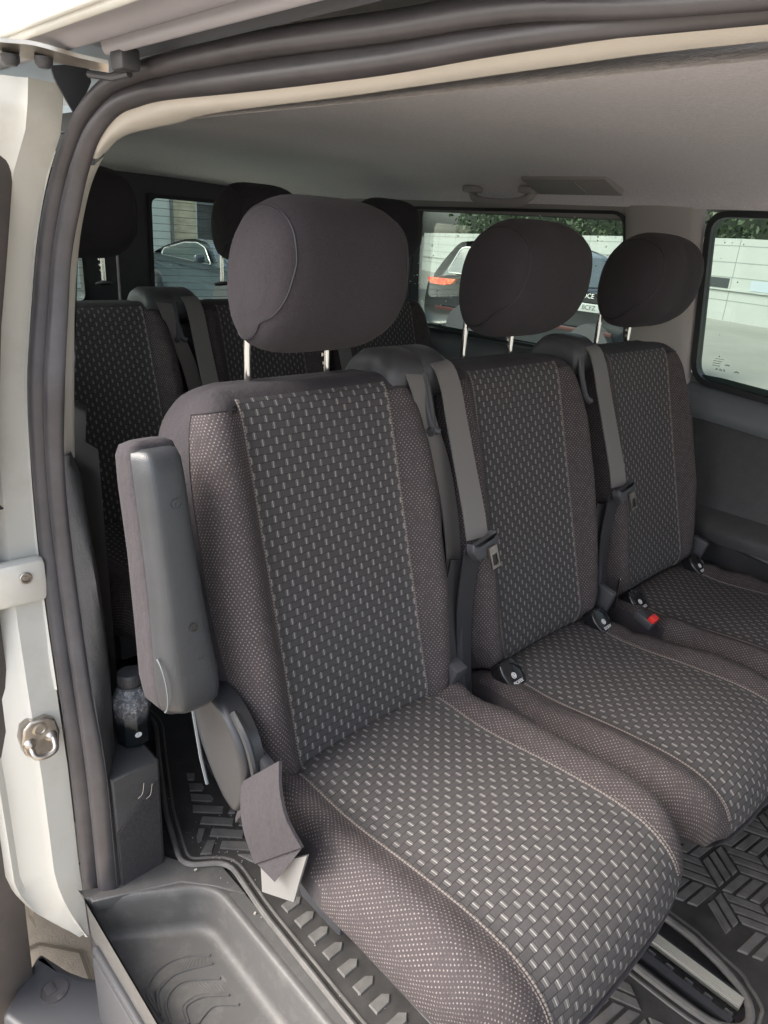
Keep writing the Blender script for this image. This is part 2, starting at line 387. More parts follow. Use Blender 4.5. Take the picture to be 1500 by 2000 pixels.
# --- painted rear jamb
mb = MB(); G = []
zs = [1.308, 1.28, 1.25, 1.20, 1.12, 1.02, .91, .79, .66, .60, .53, .41, .25, .12, .04, -.0, -.04, -.07, -.10, -.125, -.14, -.150, -.155]
oz = sorted([(p.z, p.y, p.x) for p in o_ if p.y > .2 and p.z > -.25])
for z in zs:
    y = lerp_tab(oz, z, 1); x = lerp_tab(oz, z, 2)
    if z > 1.22: y = max(y, .385)
    e = 0.0 if z > .04 else min(1, ((.04 - z) / .195)) ** 1.6                             # the lower end tapers in to the sill
    wX = .115 * (1 - e) + .028 * e
    x += .006 * e
    G.append([(x, y + .03, z), (x - .004, y + .004, z), (x - .016, y + .004, z), (x - wX * .42, y + .001, z), (x - wX * .50, y + .012, z), (x - wX * .85, y + .030 - .02 * e, z), (x - wX * .95, y + .022, z), (x - wX, y + .03, z), (x - wX - .01, y + .12, z)])
mb.grid(G); mb.fan(G[-1]); jamb = vp('door_jamb', mb, 'white', smooth=50)
mb = MB(); fx = lambda a, b, t: (a, t, b)
mb.prism([(-.262, 1.325), (-.214, 1.336), (-.212, 1.315), (-.224, 1.293), (-.2375, 1.276), (-.246, 1.290), (-.259, 1.312)], .384, .380, fx); vp('recess_shade_plate', mb, 'rail_dark', jamb)  # flat dark plate on the jamb; the shade of a recess is put into its colour
# pressed ledge with a bolt, plus the recess line below it
mb = MB(); mb.box((-.360, .455, .600), (.085, .030, .075), bev=.010, rot=Matrix.Rotation(R(-4), 3, 'Z')); vp('jamb_ledge', mb, 'white', jamb)
mb = MB(); mb.lathe([(.0095, 0), (.0095, .003), (.0085, .004), (.0065, .004), (.0055, .001), (.003, .001), (.003, .003), (0, .003)], (-.352, .4385, .612), ax=(0, -1, .1)); vp('bolt', mb, 'steel', jamb)
# rolled flange running down the outer edge of the jamb
mb = MB(); mb.tube(cr([(-.428, .470, .30), (-.425, .478, .15), (-.415, .482, .02), (-.404, .474, -.05), (-.394, .464, -.095)], 5), .0070, 10); vp('jamb_flange', mb, 'white', jamb)
# striker plate with its loop
mb = MB(); sc = Vector((-.372, .404, .335)); fx = lambda a, b, t: (sc.x + a, sc.y - t, sc.z + b)
oc = [(-.030, .002), (-.024, .026), (-.012, .036), (.012, .036), (.026, .024), (.031, -.002), (.028, -.024), (.016, -.034), (-.018, -.034), (-.027, -.024)]
mb.prism(oc, -.02, .006, fx, bev=.004)
mb.lathe([(.012, .004), (.012, .007), (.008, .0078), (.0065, .0052), (.002, .005), (0, .0065)], (sc.x, sc.y, sc.z + .017), ax=(0, -1, 0))
for q in (-.018, .016): mb.lathe([(.0, .016), (.005, .0145), (.009, .009), (.0115, .003), (.012, -.004)], (sc.x + q, sc.y, sc.z - .004), 14, ax=(0, -1, 0))
strk = vp('door_striker', mb, 'steel', jamb)
mb = MB(); mb.tube(cr([(sc.x - .018, sc.y, sc.z - .008), (sc.x - .019, sc.y - .018, sc.z - .010), (sc.x - .016, sc.y - .027, sc.z - .018), (sc.x, sc.y - .029, sc.z - .021), (sc.x + .014, sc.y - .027, sc.z - .016), (sc.x + .017, sc.y - .016, sc.z - .006), (sc.x + .016, sc.y, sc.z - .003)], 6), .0052, 10); vp('striker_loop', mb, 'steel', jamb)
# body side behind the jamb, and the front door pillar beside the photographer
mb = MB(); mb.grid([[(Xw(z) - .055, y, z) for y in (.55, .9, 1.4, 2.15)] for z in (-.25, 0, .3, .6, .9)]); vp('body_side', mb, 'white')
mb = MB(); mb.grid([[(Xw(z) - .040, y, z) for y in (.50, .9, 1.4, 2.0)] for z in (.92, 1.05, 1.2, 1.30)]); vp('rear_side_glass', mb, 'glass')
mb = MB(); mb.box((-.30, -1.30, .48), (.10, .85, 1.60), bev=.02); vp('front_door', mb, 'white')
# --- lower black C-pillar trim (grained)
RT = [(-.258, .430, .800), (-.259, .413, .71), (-.260, .380, .579), (-.261, .372, .41), (-.262, .380, .256), (-.262, .36, .10), (-.262, .350, 0), (-.262, .340, -.12)]
rz = sorted([(p[2], p[1], p[0]) for p in RT]); iz = sorted([(p.z, p.y, p.x) for p in i_ if p.y > .2])
mb = MB(); G = []
for z in [.81, .795, .77, .72, .66, .60, .54, .48, .42, .36, .30, .24, .18, .10, 0, -.06, -.115]:
    a = Vector((lerp_tab(iz, z, 2), lerp_tab(iz, z, 1), z)); b = Vector((lerp_tab(rz, z, 2), lerp_tab(rz, z, 1), z))
    k = min(1, (.82 - z) / .05); b = a + (b - a) * (.35 + .65 * k)
    G.append([a + Vector((-.006, .01, 0)), a + Vector((.004, 0, 0)), a + (b - a) * .5 + Vector((.003, -.004, 0)), b + Vector((-.004, -.003, 0)), b, b + Vector((.006, .008, 0)), b + Vector((.010, .06, 0)), b + Vector((.015, .20, 0)), b + Vector((.015, .5, 0))])
mb.grid(G); vp('lower_pillar_trim', mb, 'grained', smooth=50)
# door-side wall behind, in the dark of the third row
mb = MB(); mb.grid([[(-.215, y, z) for y in (.45, 1.0, 1.5, 2.08)] for z in (0, .4, .8)]); mb.grid([[(-.215 + (z - .8) * .12, y, z) for y in (.50, 1.0, 1.5, 2.08)] for z in (.8, .86)]); mb.grid([[(-.215 + (z - .8) * .12, y, z) for y in (.50, 1.0, 1.5, 2.08)] for z in (1.22, 1.30)]); mb.grid([[(-.236 + (z - .8) * .12, y, z) for y in (.50, .72)] for z in (.86, 1.0, 1.22)], 1); vp('rear_side_trim', mb, ['black', 'gloss'])
# --- wheel-arch box with carpet front and the bottle ledge on top
mb = MB(); fx = lambda a, b, t: (a, t, b)
box_p = [(-.292, -.01), (-.203, -.01), (-.203, .245), (-.208, .25), (-.292, .25)]
mb.prism(box_p, .60, .322, fx, bev=.006); arch = vp('wheel_arch_box', mb, 'grained')
mb = MB(); mb.prism([(-.290, .002), (-.208, .002), (-.208, .212), (-.290, .130)], .330, .3185, fx, bev=.003); vp('carpet_panel', mb, 'carpet', arch)
# --- floor, step well, sill
mb = MB(); mb.box((.64, .30, -.035), (1.54, 3.6, .06)); mb.box((-.17, 1.25, -.035), (.16, 1.85, .06)); flo = vp('cabin_floor', mb, 'carpet')
def rrect(x0, y0, x1, y1, r, n=5):
    out = []
    for cx, cy, a0 in ((x1 - r, y1 - r, 0), (x0 + r, y1 - r, 90), (x0 + r, y0 + r, 180), (x1 - r, y0 + r, 270)):
        out += [(cx + r * math.cos(R(a0 + 90 * k / n)), cy + r * math.sin(R(a0 + 90 * k / n))) for k in range(n + 1)]
    return out
def skew(x, y): return (x, y - .46 * (x + .345) * max(0, min(1, (y + .2) / .45)))
mb = MB(); loops = []
for off, z in ((.040, -.006), (.012, .0025), (.004, .003), (.0, -.001), (-.003, -.012), (-.009, -.068), (-.014, -.079), (-.024, -.084), (-.034, -.085)):
    loops.append([(skew(*p) + (z,)) if p[0] > -.348 else (-.352, skew(*p)[1], -.0845 if p[1] < .25 else z) for p in rrect(-.46, -1.2 - off, -.164 + off, .305 + off, max(.045 + off * .4, .01), 8)])
mb.grid(loops, cv=True); mb.fan(loops[-1])
step = vp('entry_step', mb, 'step', smooth=55)
# ribbed arcs pressed into the step floor
ARC = [[(-.324, .105), (-.3253, .141), (-.3226, .167), (-.3021, .1868), (-.2707, .1915), (-.2362, .1796), (-.207, .1545)], [(-.325, .1146), (-.3117, .1506), (-.2926, .1616), (-.2645, .1628), (-.2116, .1387)],
       [(-.3178, .093), (-.3088, .1266), (-.2894, .1422), (-.2625, .1411), (-.2163, .1068)], [(-.2957, .0737), (-.2885, .0984), (-.275, .1026), (-.2515, .0956), (-.2196, .0706)], [(-.2839, .0634), (-.272, .0684), (-.2477, .0708), (-.2162, .046)]]
mb = MB()
for a in ARC: mb.tube(cr([p + (-.0850,) for p in a], 5), .0030, 6)
vp('step_rib', mb, 'step', step)
mb = MB()
for a, b in ((0, 1), (2, 3)):
    A_, B_ = cr([p + (0,) for p in ARC[a][-5:]], 8), cr([p + (0,) for p in ARC[b][-5:]], 8)
    for k in range(2, 32):
        p, q = A_[k], B_[k]; d = q - p; n = Vector((-d.y, d.x, 0)).normalized() * .0011; p, q = p + d * .2, q - d * .15
        for P_ in (p, ): mb.add([(p.x + n.x, p.y + n.y, -.0838), (p.x - n.x, p.y - n.y, -.0838), (q.x - n.x, q.y - n.y, -.0838), (q.x + n.x, q.y + n.y, -.0838)], [[0, 1, 2, 3]])
vp('tread_ribs', mb, 'pad', step)
mb = MB(); mb.grid([[(-.150, y, .0022), (-.128, y, .0022), (-.126, y, -.002)] for y in (-1.2, -.5, 0, .18)]); vp('landing_edge', mb, 'step', step)
mb = MB(); mb.prism([(-.345, .322), (-.285, .296), (-.205, .259), (-.166, .215), (-.127, .16), (-.127, .240), (-.17, .282), (-.20, .335), (-.345, .335)], -.02, .0045, lambda a, b, t: (a, b, t), bev=.003); vp('step_landing', mb, 'step', step)
mb = MB(); mb.box((-.357, -.43, -.082), (.012, 1.46, .016), bev=.005); mb.box((-.358, -.43, -.20), (.012, 1.46, .20), bev=.004); vp('sill_plate', mb, 'black')
# seat rail under the bench
mb = MB(); mb.box((.333, -.10, .004), (.014, .90, .012)); mb.box((.383, -.10, .006), (.012, .9, .016))
for k in range(26): mb.box((.347, -.54 + k * .034, .005), (.010, .014, .004), bev=.0015)
mb2 = MB()
for k in range(5): mb2.box((.364 + k * .0046, -.10, .0135), (.0036, .90, .005), bev=.0012)
mb2.box((.373, -.10, .008), (.022, .90, .008))
rail = vp('seat_rail', mb2, 'alu', flo); vp('rail_slot', mb, 'black', flo)
# --- far side wall: windows, pillar, panels
XF = 1.38
def fw(y, z, d=0): return (XF - d, y, z)
def rpoly(pts, r, n=5):
    """round the corners of a polygon"""
    out = []; N = len(pts)
    for i in range(N):
        p, a, b = Vector(pts[i]), Vector(pts[i - 1]), Vector(pts[(i + 1) % N])
        u, v = (a - p), (b - p); rr = min(r, u.length * .45, v.length * .45)
        s, e = p + u.normalized() * rr, p + v.normalized() * rr
        for k in range(n + 1):
            t = k / n; out.append(tuple(s * (1 - t) ** 2 + p * 2 * t * (1 - t) + e * t * t))
    return out
def window(name, pts, r, fr, glass='glass', fn=fw, ro=None):
    o = rpoly(pts, r + fr); c = sum((Vector(p) for p in pts), Vector((0, 0))) / len(pts)
    big = []
    N = len(pts)
    for i in range(N):
        p, a, b = Vector(pts[i]), Vector(pts[i - 1]), Vector(pts[(i + 1) % N])
        u, v = (p - a).normalized(), (b - p).normalized(); nu, nv = Vector((u.y, -u.x)), Vector((v.y, -v.x))
        if nu.dot(p - c) < 0: nu, nv = -nu, -nv
        k = (nu + nv) / (1 + nu.dot(nv)); big.append(tuple(p + k * fr))
    bo, bi = rpoly(big, ro or r + fr), rpoly(pts, r)
    mb = MB(); mb.grid([[fn(a, b, .0) for a, b in bo], [fn(a, b, .014) for a, b in bo], [fn(a, b, .016) for a, b in bi], [fn(a, b, -.02) for a, b in bi]], cv=True)
    f = vp(name, mb, 'frit', smooth=50)
    mb = MB(); mb.add([fn(a, b, .0) for a, b in bi], [list(range(len(bi)))]); vp('pane', mb, glass, f, smooth=None)
    return f, bi
win1, _ = window('side_window', [(.216, 1.255), (-1.25, 1.255), (-1.25, .72), (.165, .838)], .045, .016)
win2, _ = window('side_window', [(1.86, 1.235), (.475, 1.252), (.388, .850), (1.86, .825)], .035, .010)
# wall panels round the windows
mb = MB()
mb.grid([[fw(y, z, d) for z, d in ((1.30, .03), (1.268, .0))] for y in (-1.75, -1, 0, .23)]); mb.grid([[fw(y, z, d) for z, d in ((1.32, .045), (1.236, -.002))] for y in (.47, 1, 1.6, 2.1)])
mb.grid([[fw(1.87, z, 0), fw(2.12, z, .08)] for z in (.8, 1.0, 1.3)])
vp('window_header', mb, 'liner_plastic')
mb = MB(); G = []
for k in range(12):
    t = k / 11; z = .80 + .50 * t; ya = .183 + .056 * (z - .838) / .417; yb = .380 + .092 * (z - .85) / .40
    G.append([fw(ya, z, .0), fw(ya + .006, z, .018), fw(ya + .03, z, .030), fw((ya + yb) / 2, z, .034), fw(yb - .03, z, .030), fw(yb - .006, z, .016), fw(yb, z, 0)])
mb.grid(G); vp('window_pillar', mb, 'pillar', smooth=60)
mb = MB(); G = []
for y in (-1.75, -1.2, -.8, -.4, -.1, .1, .3, .6, 1.0, 1.5, 2.1):
    zt = .822 - (.10 * max(0, -(y - .165)) / 1.4) if y < .3 else .818
    G.append([fw(y, zt + .030, -.005), fw(y, zt + .006, -.004), fw(y, zt, .006), fw(y, zt - .008, .022), fw(y, zt - .020, .045), fw(y, zt - .050, .062), fw(y, zt - .066, .064), fw(y, zt - .080, .058)])
mb.grid(G); vp('window_sill_trim', mb, 'ledge', smooth=50)
mb = MB(); G = []
for y in (-1.75, -1.0, -.5, -.2, 0, .1, .2, .3, .5, .8, 1.2, 1.6, 2.1):
    b = .075 * max(0, min(1, (.18 - y) / .15))
    G.append([fw(y, z, d) for z, d in ((.745, .050), (.735, .030), (.64, .032), (.60, .036), (.50, .040 + b * .2), (.475, .045 + b), (.455, .052 + b), (.43, .050 + b), (.41, .040), (.34, .042), (.33, .060 + b * .5), (.31, .062 + b * .5), (.30, .045), (.0, .03))])
mb.grid(G); vp('side_panel', mb, 'grained', smooth=50)
mb = MB(); mb.tube(cr([fw(-1.2, .37, .11), fw(-.4, .405, .112), fw(-.1, .43, .108), fw(.05, .455, .095), fw(.10, .49, .07)], 6), .010, 8); vp('armrest_bead', mb, 'arm_plastic')
# tiny etched marks at the corner of the row-two pane
mb = MB(); bx = frame(fw(.130, .875, .0015), (0, -1, 0), (0, 0, 1))
for r_, (x0, n_, s_) in enumerate(((.004, 1, .024), (.0, 6, .0032), (.0, 5, .0034), (.0, 6, .0028))):
    for q in range(n_): mb.box(bx @ Vector((x0 + q * s_ * 1.25 + s_ / 2, .022 - r_ * .0062, 0)), (.0005, s_, .0016 if n_ > 1 else .001))
mb.lathe([(.0016, 0), (.0016, .0006), (0, .0006)], bx @ Vector((.013, .029, 0)), ax=(-1, 0, 0))
v_, f_ = text_mesh('81:06 B', .0085, bx @ Matrix.Translation((.024, -.006, 0))); mb.add(v_, f_)
for dx, dy in ((.040, .010), (.068, -.004)):
    for q in range(4): mb.box(bx @ Vector((dx + (q - 1.5) * .0035, dy - abs(q - 1.5) * .001, 0)), (.0005, .0026, .004 - abs(q - 1.5) * .0012))
vp('etched_stamp', mb, 'ink', win1)
# water drops on the side panes
mb = MB()
for _i in range(150):
    y = random.uniform(.62, 1.35); z = random.uniform(.84, 1.235); r = random.choice((.0012, .0016, .0016, .0022, .003))
    if random.random() < .3: y = random.uniform(.48, .8); z = random.uniform(1.1, 1.24)
    mb.lathe([(r, 0), (r * .8, r * .4), (0, r * .55)], fw(y, z, .0005), 7, ax=(-1, 0, -.2))
vp('water_drops', mb, 'drop', win2)
mb = MB()
for _i in range(46):
    y = random.uniform(-.1, .2); z = random.uniform(1.19, 1.25) if _i < 30 else random.uniform(.95, 1.2); r = random.choice((.0011, .0015, .002))
    mb.lathe([(r, 0), (r * .8, r * .4), (0, r * .55)], fw(y, z, .0005), 7, m=0 if z > 1.185 else 1, ax=(-1, 0, -.2))
vp('water_drops', mb, ['drop', 'ink'], win1)
for o in bpy.data.objects:
    if o.name.startswith('water_drops'): o['kind'] = 'stuff'
# --- twin rear doors
YR = 2.1
def rd(x, z, d=0): return (x, YR - d, z)
def rear_door(pts, xa, xb):
    f, bi = window('rear_door', pts, .03, .014, fn=rd, ro=.002)
    mb = MB(); x0, x1 = min(p[0] for p in pts), max(p[0] for p in pts); z0, z1 = min(p[1] for p in pts), max(p[1] for p in pts)
    for X0, X1, Z0, Z1 in ((xa, xb, z1 + .010, 1.34), (xa, xb, 0, z0 - .010), (xa, x0 - .010, z0 - .010, z1 + .010), (x1 + .010, xb, z0 - .010, z1 + .010)):
        mb.box(((X0 + X1) / 2, YR + .012, (Z0 + Z1) / 2), (X1 - X0, .036, Z1 - Z0))
    vp('door_lining', mb, 'black', f)
    mb = MB()
    for k in range(14):
        z = z0 + .012 + (z1 - z0 - .02) * k / 13
        mb.tube([rd(x0, z, .002), rd(x1, z - .004, .002)], .0008, 4)
    vp('heater_wires', mb, 'heat', f)
rear_door([(.722, .842), (1.30, .842), (1.28, 1.215), (.725, 1.218)], .585, 1.37)
rear_door([(-.10, .842), (.443, .842), (.440, 1.218), (-.08, 1.215)], -.23, .575)
# --- grab handle and air-vent panel on the headliner
mb = MB(); hb = Vector((1.275, 0, 1.298))
mb.tube(cr([hb + Vector((.01, .735, .014)), hb + Vector((0, .745, -.012)), hb + Vector((-.004, .78, -.026)), hb + Vector((-.004, .855, -.030)), hb + Vector((-.004, .93, -.026)), hb + Vector((0, .965, -.012)), hb + Vector((.01, .975, .014))], 6), .0125, 10); gh = vp('grab_handle', mb, 'liner_plastic')
for y in (.745, .965): mb = MB(); mb.box((1.268, y, 1.305), (.05, .05, .02), bev=.006); vp('handle_mount', mb, 'liner_plastic', gh)
mb = MB(); tl = Matrix.Rotation(R(17), 3, 'Y'); mb.box((1.23, .575, 1.317), (.11, .275, .016), bev=.005, rot=tl); vt = vp('ceiling_vent', mb, 'liner_plastic')
mb = MB(); mb.box((1.229, .540, 1.3075), (.085, .004, .003), rot=tl); vp('vent_divider', mb, 'liner_plastic', vt)
# --- roller arm of the sliding door at the upper corner
mb = MB()
G = [[(x, y, z + t) for t in (-.006, .003)] for x, y, z in ()]
up = cr([(-.268, .2025, 1.3111), (-.295, .2196, 1.3144), (-.315, .2228, 1.3165), (-.335, .2378, 1.3200), (-.36, .2545, 1.3194), (-.41, .285, 1.318)], 5)
lo = cr([(-.266, .2082, 1.3042), (-.288, .2383, 1.3087), (-.306, .2627, 1.3116), (-.322, .2784, 1.313), (-.347, .2986, 1.3142), (-.397, .333, 1.3134)], 5)
mb.loft([[up[k] + Vector((0, 0, .002)), lo[k] + Vector((0, 0, .002)), lo[k] + Vector((0, 0, -.002)), up[k] + Vector((0, 0, -.002))] for k in range(len(up))])
arm = vp('roller_arm', mb, 'steel', smooth=30)
for cx, cy_, cz in ((-.316, .258, 1.3125), (-.343, .280, 1.3120)):
    mb = MB(); mb.lathe([(.0, -.011), (.006, -.0105), (.009, -.007), (.0095, -.003), (.0095, 0), (0, .0)], (cx, cy_, cz), 16); vp('arm_bolt', mb, 'black', arm)
mb = MB(); mb.box((-.262, .175, 1.312), (.022, .03, .022), bev=.004); mb.tube([(-.272, .245, 1.303), (-.262, .205, 1.298), (-.258, .175, 1.300)], .004, 8); vp('arm_roller', mb, 'black', arm)
# --- open sliding door: only its front edge is in view
sl = MB(); G = []
DE = [(1.235, -.300, .430), (1.20, -.304, .428), (1.10, -.322, .430), (1.0, -.340, .436), (.82, -.362, .450), (.74, -.372, .458), (.735, -.383, .455), (.60, -.392, .452), (.55, -.394, .445), (.35, -.402, .430), (.10, -.420, .440), (-.1, -.425, .450), (-.30, -.428, .462), (-.36, -.430, .470)]
for z, x, y in DE: G.append([(x + .006, y + .10, z), (x, y + .004, z), (x - .006, y, z), (x - .05, y - .004, z), (x - .12, y, z), (x - .125, y + .1, z), (x - .125, y + (1.2 if z < .8 else .16), z)])
sl.grid(G); sl.fan(G[0]); sl.fan(G[-1]); sdoor = vp('sliding_door', sl, 'door_rubber', smooth=40)
mb = MB(); mb.grid([[(-.312, .434, z), (-.352, .430, z), (-.40, .434, z)] for z in (1.245, 1.28, 1.32)]); vp('door_window_frame', mb, 'white', sdoor)
for z in (.735, 1.0): mb = MB(); mb.box((-.40, .452 - (.02 if z > .9 else 0), z), (.06, .03, .002)); vp('joint_gap', mb, 'gloss', sdoor)
# lower arm cover reaching from the door to the sill
mb = MB()
ac = [(-.40, .505), (-.372, .43), (-.352, .395), (-.330, .372), (-.312, .360), (-.303, .33), (-.318, .272), (-.345, .252), (-.40, .270), (-.470, .33), (-.50, .42)]
mb.prism(rpoly(ac, .012), -.31, -.262, lambda a, b, t: (a, b, t), bev=.014); da = vp('lower_door_arm', mb, 'black')
mb = MB(); mb.lathe([(.026, 0), (.026, .0015), (.024, .0015), (.024, .0004), (0, .0004)], (-.408, .405, -.262), 28)
mb.box((-.412, .412, -.2612), (.018, .024, .002), bev=.001); mb.box((-.402, .385, -.2612), (.014, .010, .002), bev=.001); vp('arm_emblem', mb, 'rubber', da)
mb = MB(); mb.tube([(-.305, .335, -.262), (-.322, .275, -.262), (-.345, .255, -.262), (-.40, .272, -.262)], .0035, 8); vp('arm_lip', mb, 'arm_plastic', da)
mb = MB(); mb.box((-.325, .300, -.258), (.02, .012, .02), bev=.003); mb.tube([(-.33, .33, -.245), (-.322, .30, -.245), (-.33, .28, -.25)], .003, 6); vp('arm_roller', mb, 'steel', da)

# ================================================================== the seats
A0 = Vector((0, .0, .456)); DIR = Vector((0, .2916, .9566)); NF = Vector((0, -.9566, .2916))
BF = [0, .15, .35, .55, .75, .92, 1.0]                      # stations across a bolster
BD = [0, -.30, -.82, -1.0, -.72, -.02, .75]
def back_mb(seed):
    LV = [(-.075, .150, .25, .30), (-.068, .165, .3, .62), (-.052, .180, .4, .90), (-.025, .192, .5, 1.0), (.0, .202, .6, 1), (.04, .216, .75, 1), (.09, .230, .9, 1), (.15, .238, 1, 1), (.21, .241, 1, 1), (.27, .242, 1, 1),
          (.33, .241, 1, 1), (.38, .239, .9, 1), (.42, .235, .75, 1), (.45, .230, .6, 1), (.475, .224, .45, .99), (.492, .216, .32, .95), (.505, .205, .2, .86), (.516, .192, .1, .70), (.524, .172, .05, .45), (.528, .15, 0, .15)]
    LVs = cr(LV, 2)
    mb = MB(); loops, UV, info = [], [], []
    xs_pan = [0, .028, .055, .083, .111, .138]
    for L in LVs:
        l, h, amp, sh = L
        half = []                                           # (x, s, region)
        for x in xs_pan: half.append((min(x, h * .72) if x else 0, .006 + .006 * math.cos(x / .138 * PI / 2), 0))
        hh = max(h, .15)
        e = .022 + .012 * min(1, max(0, l / .2)) - .030 * max(0, min(1, (l - .36) / .14)); hh -= .022 * min(1, max(0, l / .1))
        for f, d in zip(BF[1:], BD[1:]):
            x = .138 + (hh - .138) * f
            s_ = .006 + (d * .034 * amp if d < 0 else d * .040)
            s_ += (.0050 * noise.noise((x * 9 + seed, l * 11, seed)) + .0030 * noise.noise((x * 22 + seed, l * 30, seed + 4))) * f
            half.append((x, s_, 1))
        half += [(hh + e * .8, .060, 2), (hh + e, .085, 2), (hh + e * .8, .110, 2), (hh - .02, .132, 2), (hh - .08, .138, 2), (.05, .140, 2), (0, .140, 2)]
        full = [(-x, s_, r) for x, s_, r in reversed(half[1:-1])] + [(x, s_, r) for x, s_, r in half]
        lo, uv = [], []
        for x, s_, r in full:
            s2 = .072 + (s_ - .072) * sh
            dl = .006 * max(0, min(1, (l - .42) / .09)) * max(0, min(1, (s_ - .02) / .08))
            p = A0 + DIR * (l + dl) - NF * s2; lo.append((x, p.y, p.z)); uv.append((x, l + (1 - sh) * .03))
        cq = next(k for k, q in enumerate(lo) if abs(q[0]) < 1e-9 and k > 0)
        for sg in (-1, 1):
            g = 0
            for k in range(1, 14):
                qa, qb = Vector(lo[(cq + sg * (k - 1)) % len(lo)]), Vector(lo[(cq + sg * k) % len(lo)]); g += (qa - qb).length; uv[(cq + sg * k) % len(lo)] = (sg * g, uv[0][1])
        loops.append(lo); UV.append(uv); info.append(l)
    n = len(loops[0]); nh = 6 + 6 + 7 - 2
    # centre index in the full loop
    ci = next(i for i, p in enumerate(loops[0]) if abs(p[0]) < 1e-9 and i > 0)
    def mf(i, j):
        a = min(abs(j - ci), abs(j + 1 - ci)); l = (info[i] + info[i + 1]) / 2
        if a < 5 and l < .506: return 0
        if 5 <= a < 11 and l < .492: return 1
        return 2
    mb.loft(loops, 2, mf=mf, U=UV)
    # stitched seams
    for sgn in (-1, 1):
        for idx in (5,):
            j = ci + sgn * idx
            P = [Vector(loops[k][j]) + NF * .0002 for k in range(3, len(loops) - 6)]
            mb.tube(P, .0019, 6, m=3); mb.tube([p + Vector((sgn * .0052, 0, 0)) + NF * -.0002 for p in P], .0012, 5, m=3)
        j = ci + sgn * 11
        kt = next(k for k in range(len(loops)) if info[k] > .490)
        mb.tube([Vector(loops[k][j]) for k in range(3, kt + 1)] + [Vector(loops[kt][ci + sgn * q]) for q in range(10, 5, -1)], .0016, 6, m=2)
    return mb
def cush_mb(seed, dz):
    ROW = [(.060, .345, .24, .4), (.045, .372, .27, .8), (.02, .392, .28, 1), (-.02, .404, .285, 1), (-.06, .404, .285, 1), (-.11, .402, .285, 1), (-.17, .407, .285, 1), (-.23, .415, .285, 1), (-.29, .421, .285, 1), (-.345, .424, .287, 1),
           (-.39, .421, .29, 1), (-.42, .413, .296, 1), (-.444, .400, .303, 1), (-.461, .383, .311, 1), (-.471, .362, .320, 1), (-.473, .345, .328, .98), (-.468, .335, .330, .9)]
    RS = cr(ROW, 2); mb = MB(); loops, UV, ys = [], [], []
    L = 0; prev = None
    for r in RS:
        y, zt, zb, sh = r
        zm = (zt + zb) / 2
        if prev is not None: L += math.hypot(y - prev[0], zt - prev[1])
        prev = (y, zt)
        fr = max(0, min(1, (-y - .33) / .14)); re = max(0, min(1, (y + .16) / .14))
        half = [(x, zt + .004 * math.cos(x / .148 * PI / 2) - (.003 if x > .14 else 0)) for x in (0, .030, .060, .090, .120, .148)]
        w = .232 - .034 * fr ** 2.2 - .020 * re; th = max(.004, zt - zb)
        bh = .014 * (1 - .5 * fr) * (1 - .6 * re)
        for f, d in ((.18, .45), (.40, .95), (.62, 1.0), (.80, .35)):
            x = .148 + (w - .148) * f
            half.append((x, zt - .002 + bh * d + (.007 * noise.noise((x * 8 + seed, y * 9, 2.3 + seed)) + .0035 * noise.noise((x * 18 + seed, y * 26, seed))) * min(1, f * 2) * (1 + 1.6 * max(0, min(1, (y + .20) / .08))) - min(.030, .3 * th) * max(0, f - .62) * 2))
        zs = zt - min(.034, .4 * th)
        half += [(w - .002, zs + .004 * noise.noise((seed, y * 14, 5))), (w - .002, zm - .008 * min(1, th / .08)), (w - .022, zb + min(.02, .3 * th)), (w - .055, zb + min(.002, .1 * th)), (.08, zb), (0, zb)]
        full = [(-x, z) for x, z in reversed(half[1:-1])] + half
        loops.append([(x, y + (.008 * (abs(x) / .2) ** 2 + .030 * (abs(x) / .215) ** 5) * fr ** 2, zm + (z - zm) * sh + dz) for x, z in full]); UV.append([(x, -L if 0 else L) for x, z in full]); ys.append(y)
    # v on the bolsters follows the girth so that the dots keep their size on the side faces
    for lo, uv in zip(loops, UV):
        c0 = len(lo) // 2
        acc = None
    ci = next(i for i, p in enumerate(loops[5]) if abs(p[0]) < 1e-9 and i > 0)
    for k, (lo, uv) in enumerate(zip(loops, UV)):
        for sg in (-1, 1):
            g = .148
            for q in range(6, 13):
                a, b = lo[(ci + sg * (q - 1)) % len(lo)], lo[(ci + sg * q) % len(lo)]
                g += math.hypot(a[0] - b[0], a[2] - b[2]); uv[(ci + sg * q) % len(lo)] = (sg * g, uv[0][1])
    def mf(i, j):
        a = min(abs(j - ci), abs(j + 1 - ci)); y = (ys[i] + ys[i + 1]) / 2
        if a < 5: return 0 if y < .01 else 2
        if a < 9 and y < .0: return 1
        if a < 11 and y < -.15 - .03 * (a - 9): return 1
        return 2
    mb.loft(loops, 2, mf=mf, U=UV)
    for sg in (-1, 1):
        P = [Vector(loops[k][ci + sg * 5]) + Vector((0, 0, .0004)) for k in range(6, len(loops) - 5)]
        mb.tube(P, .0019, 6, m=3); mb.tube([p + Vector((sg * .005, 0, .0006)) for p in P], .0012, 5, m=3)
    return mb
HC = Vector((0, .163, 1.092))
HP = [(.004, .107), (-.044, .099), (-.073, .077), (-.084, .046), (-.085, .010), (-.080, -.028), (-.058, -.068), (-.018, -.095), (.028, -.103), (.062, -.093), (.082, -.056), (.087, -.010), (.078, .042), (.050, .086)]
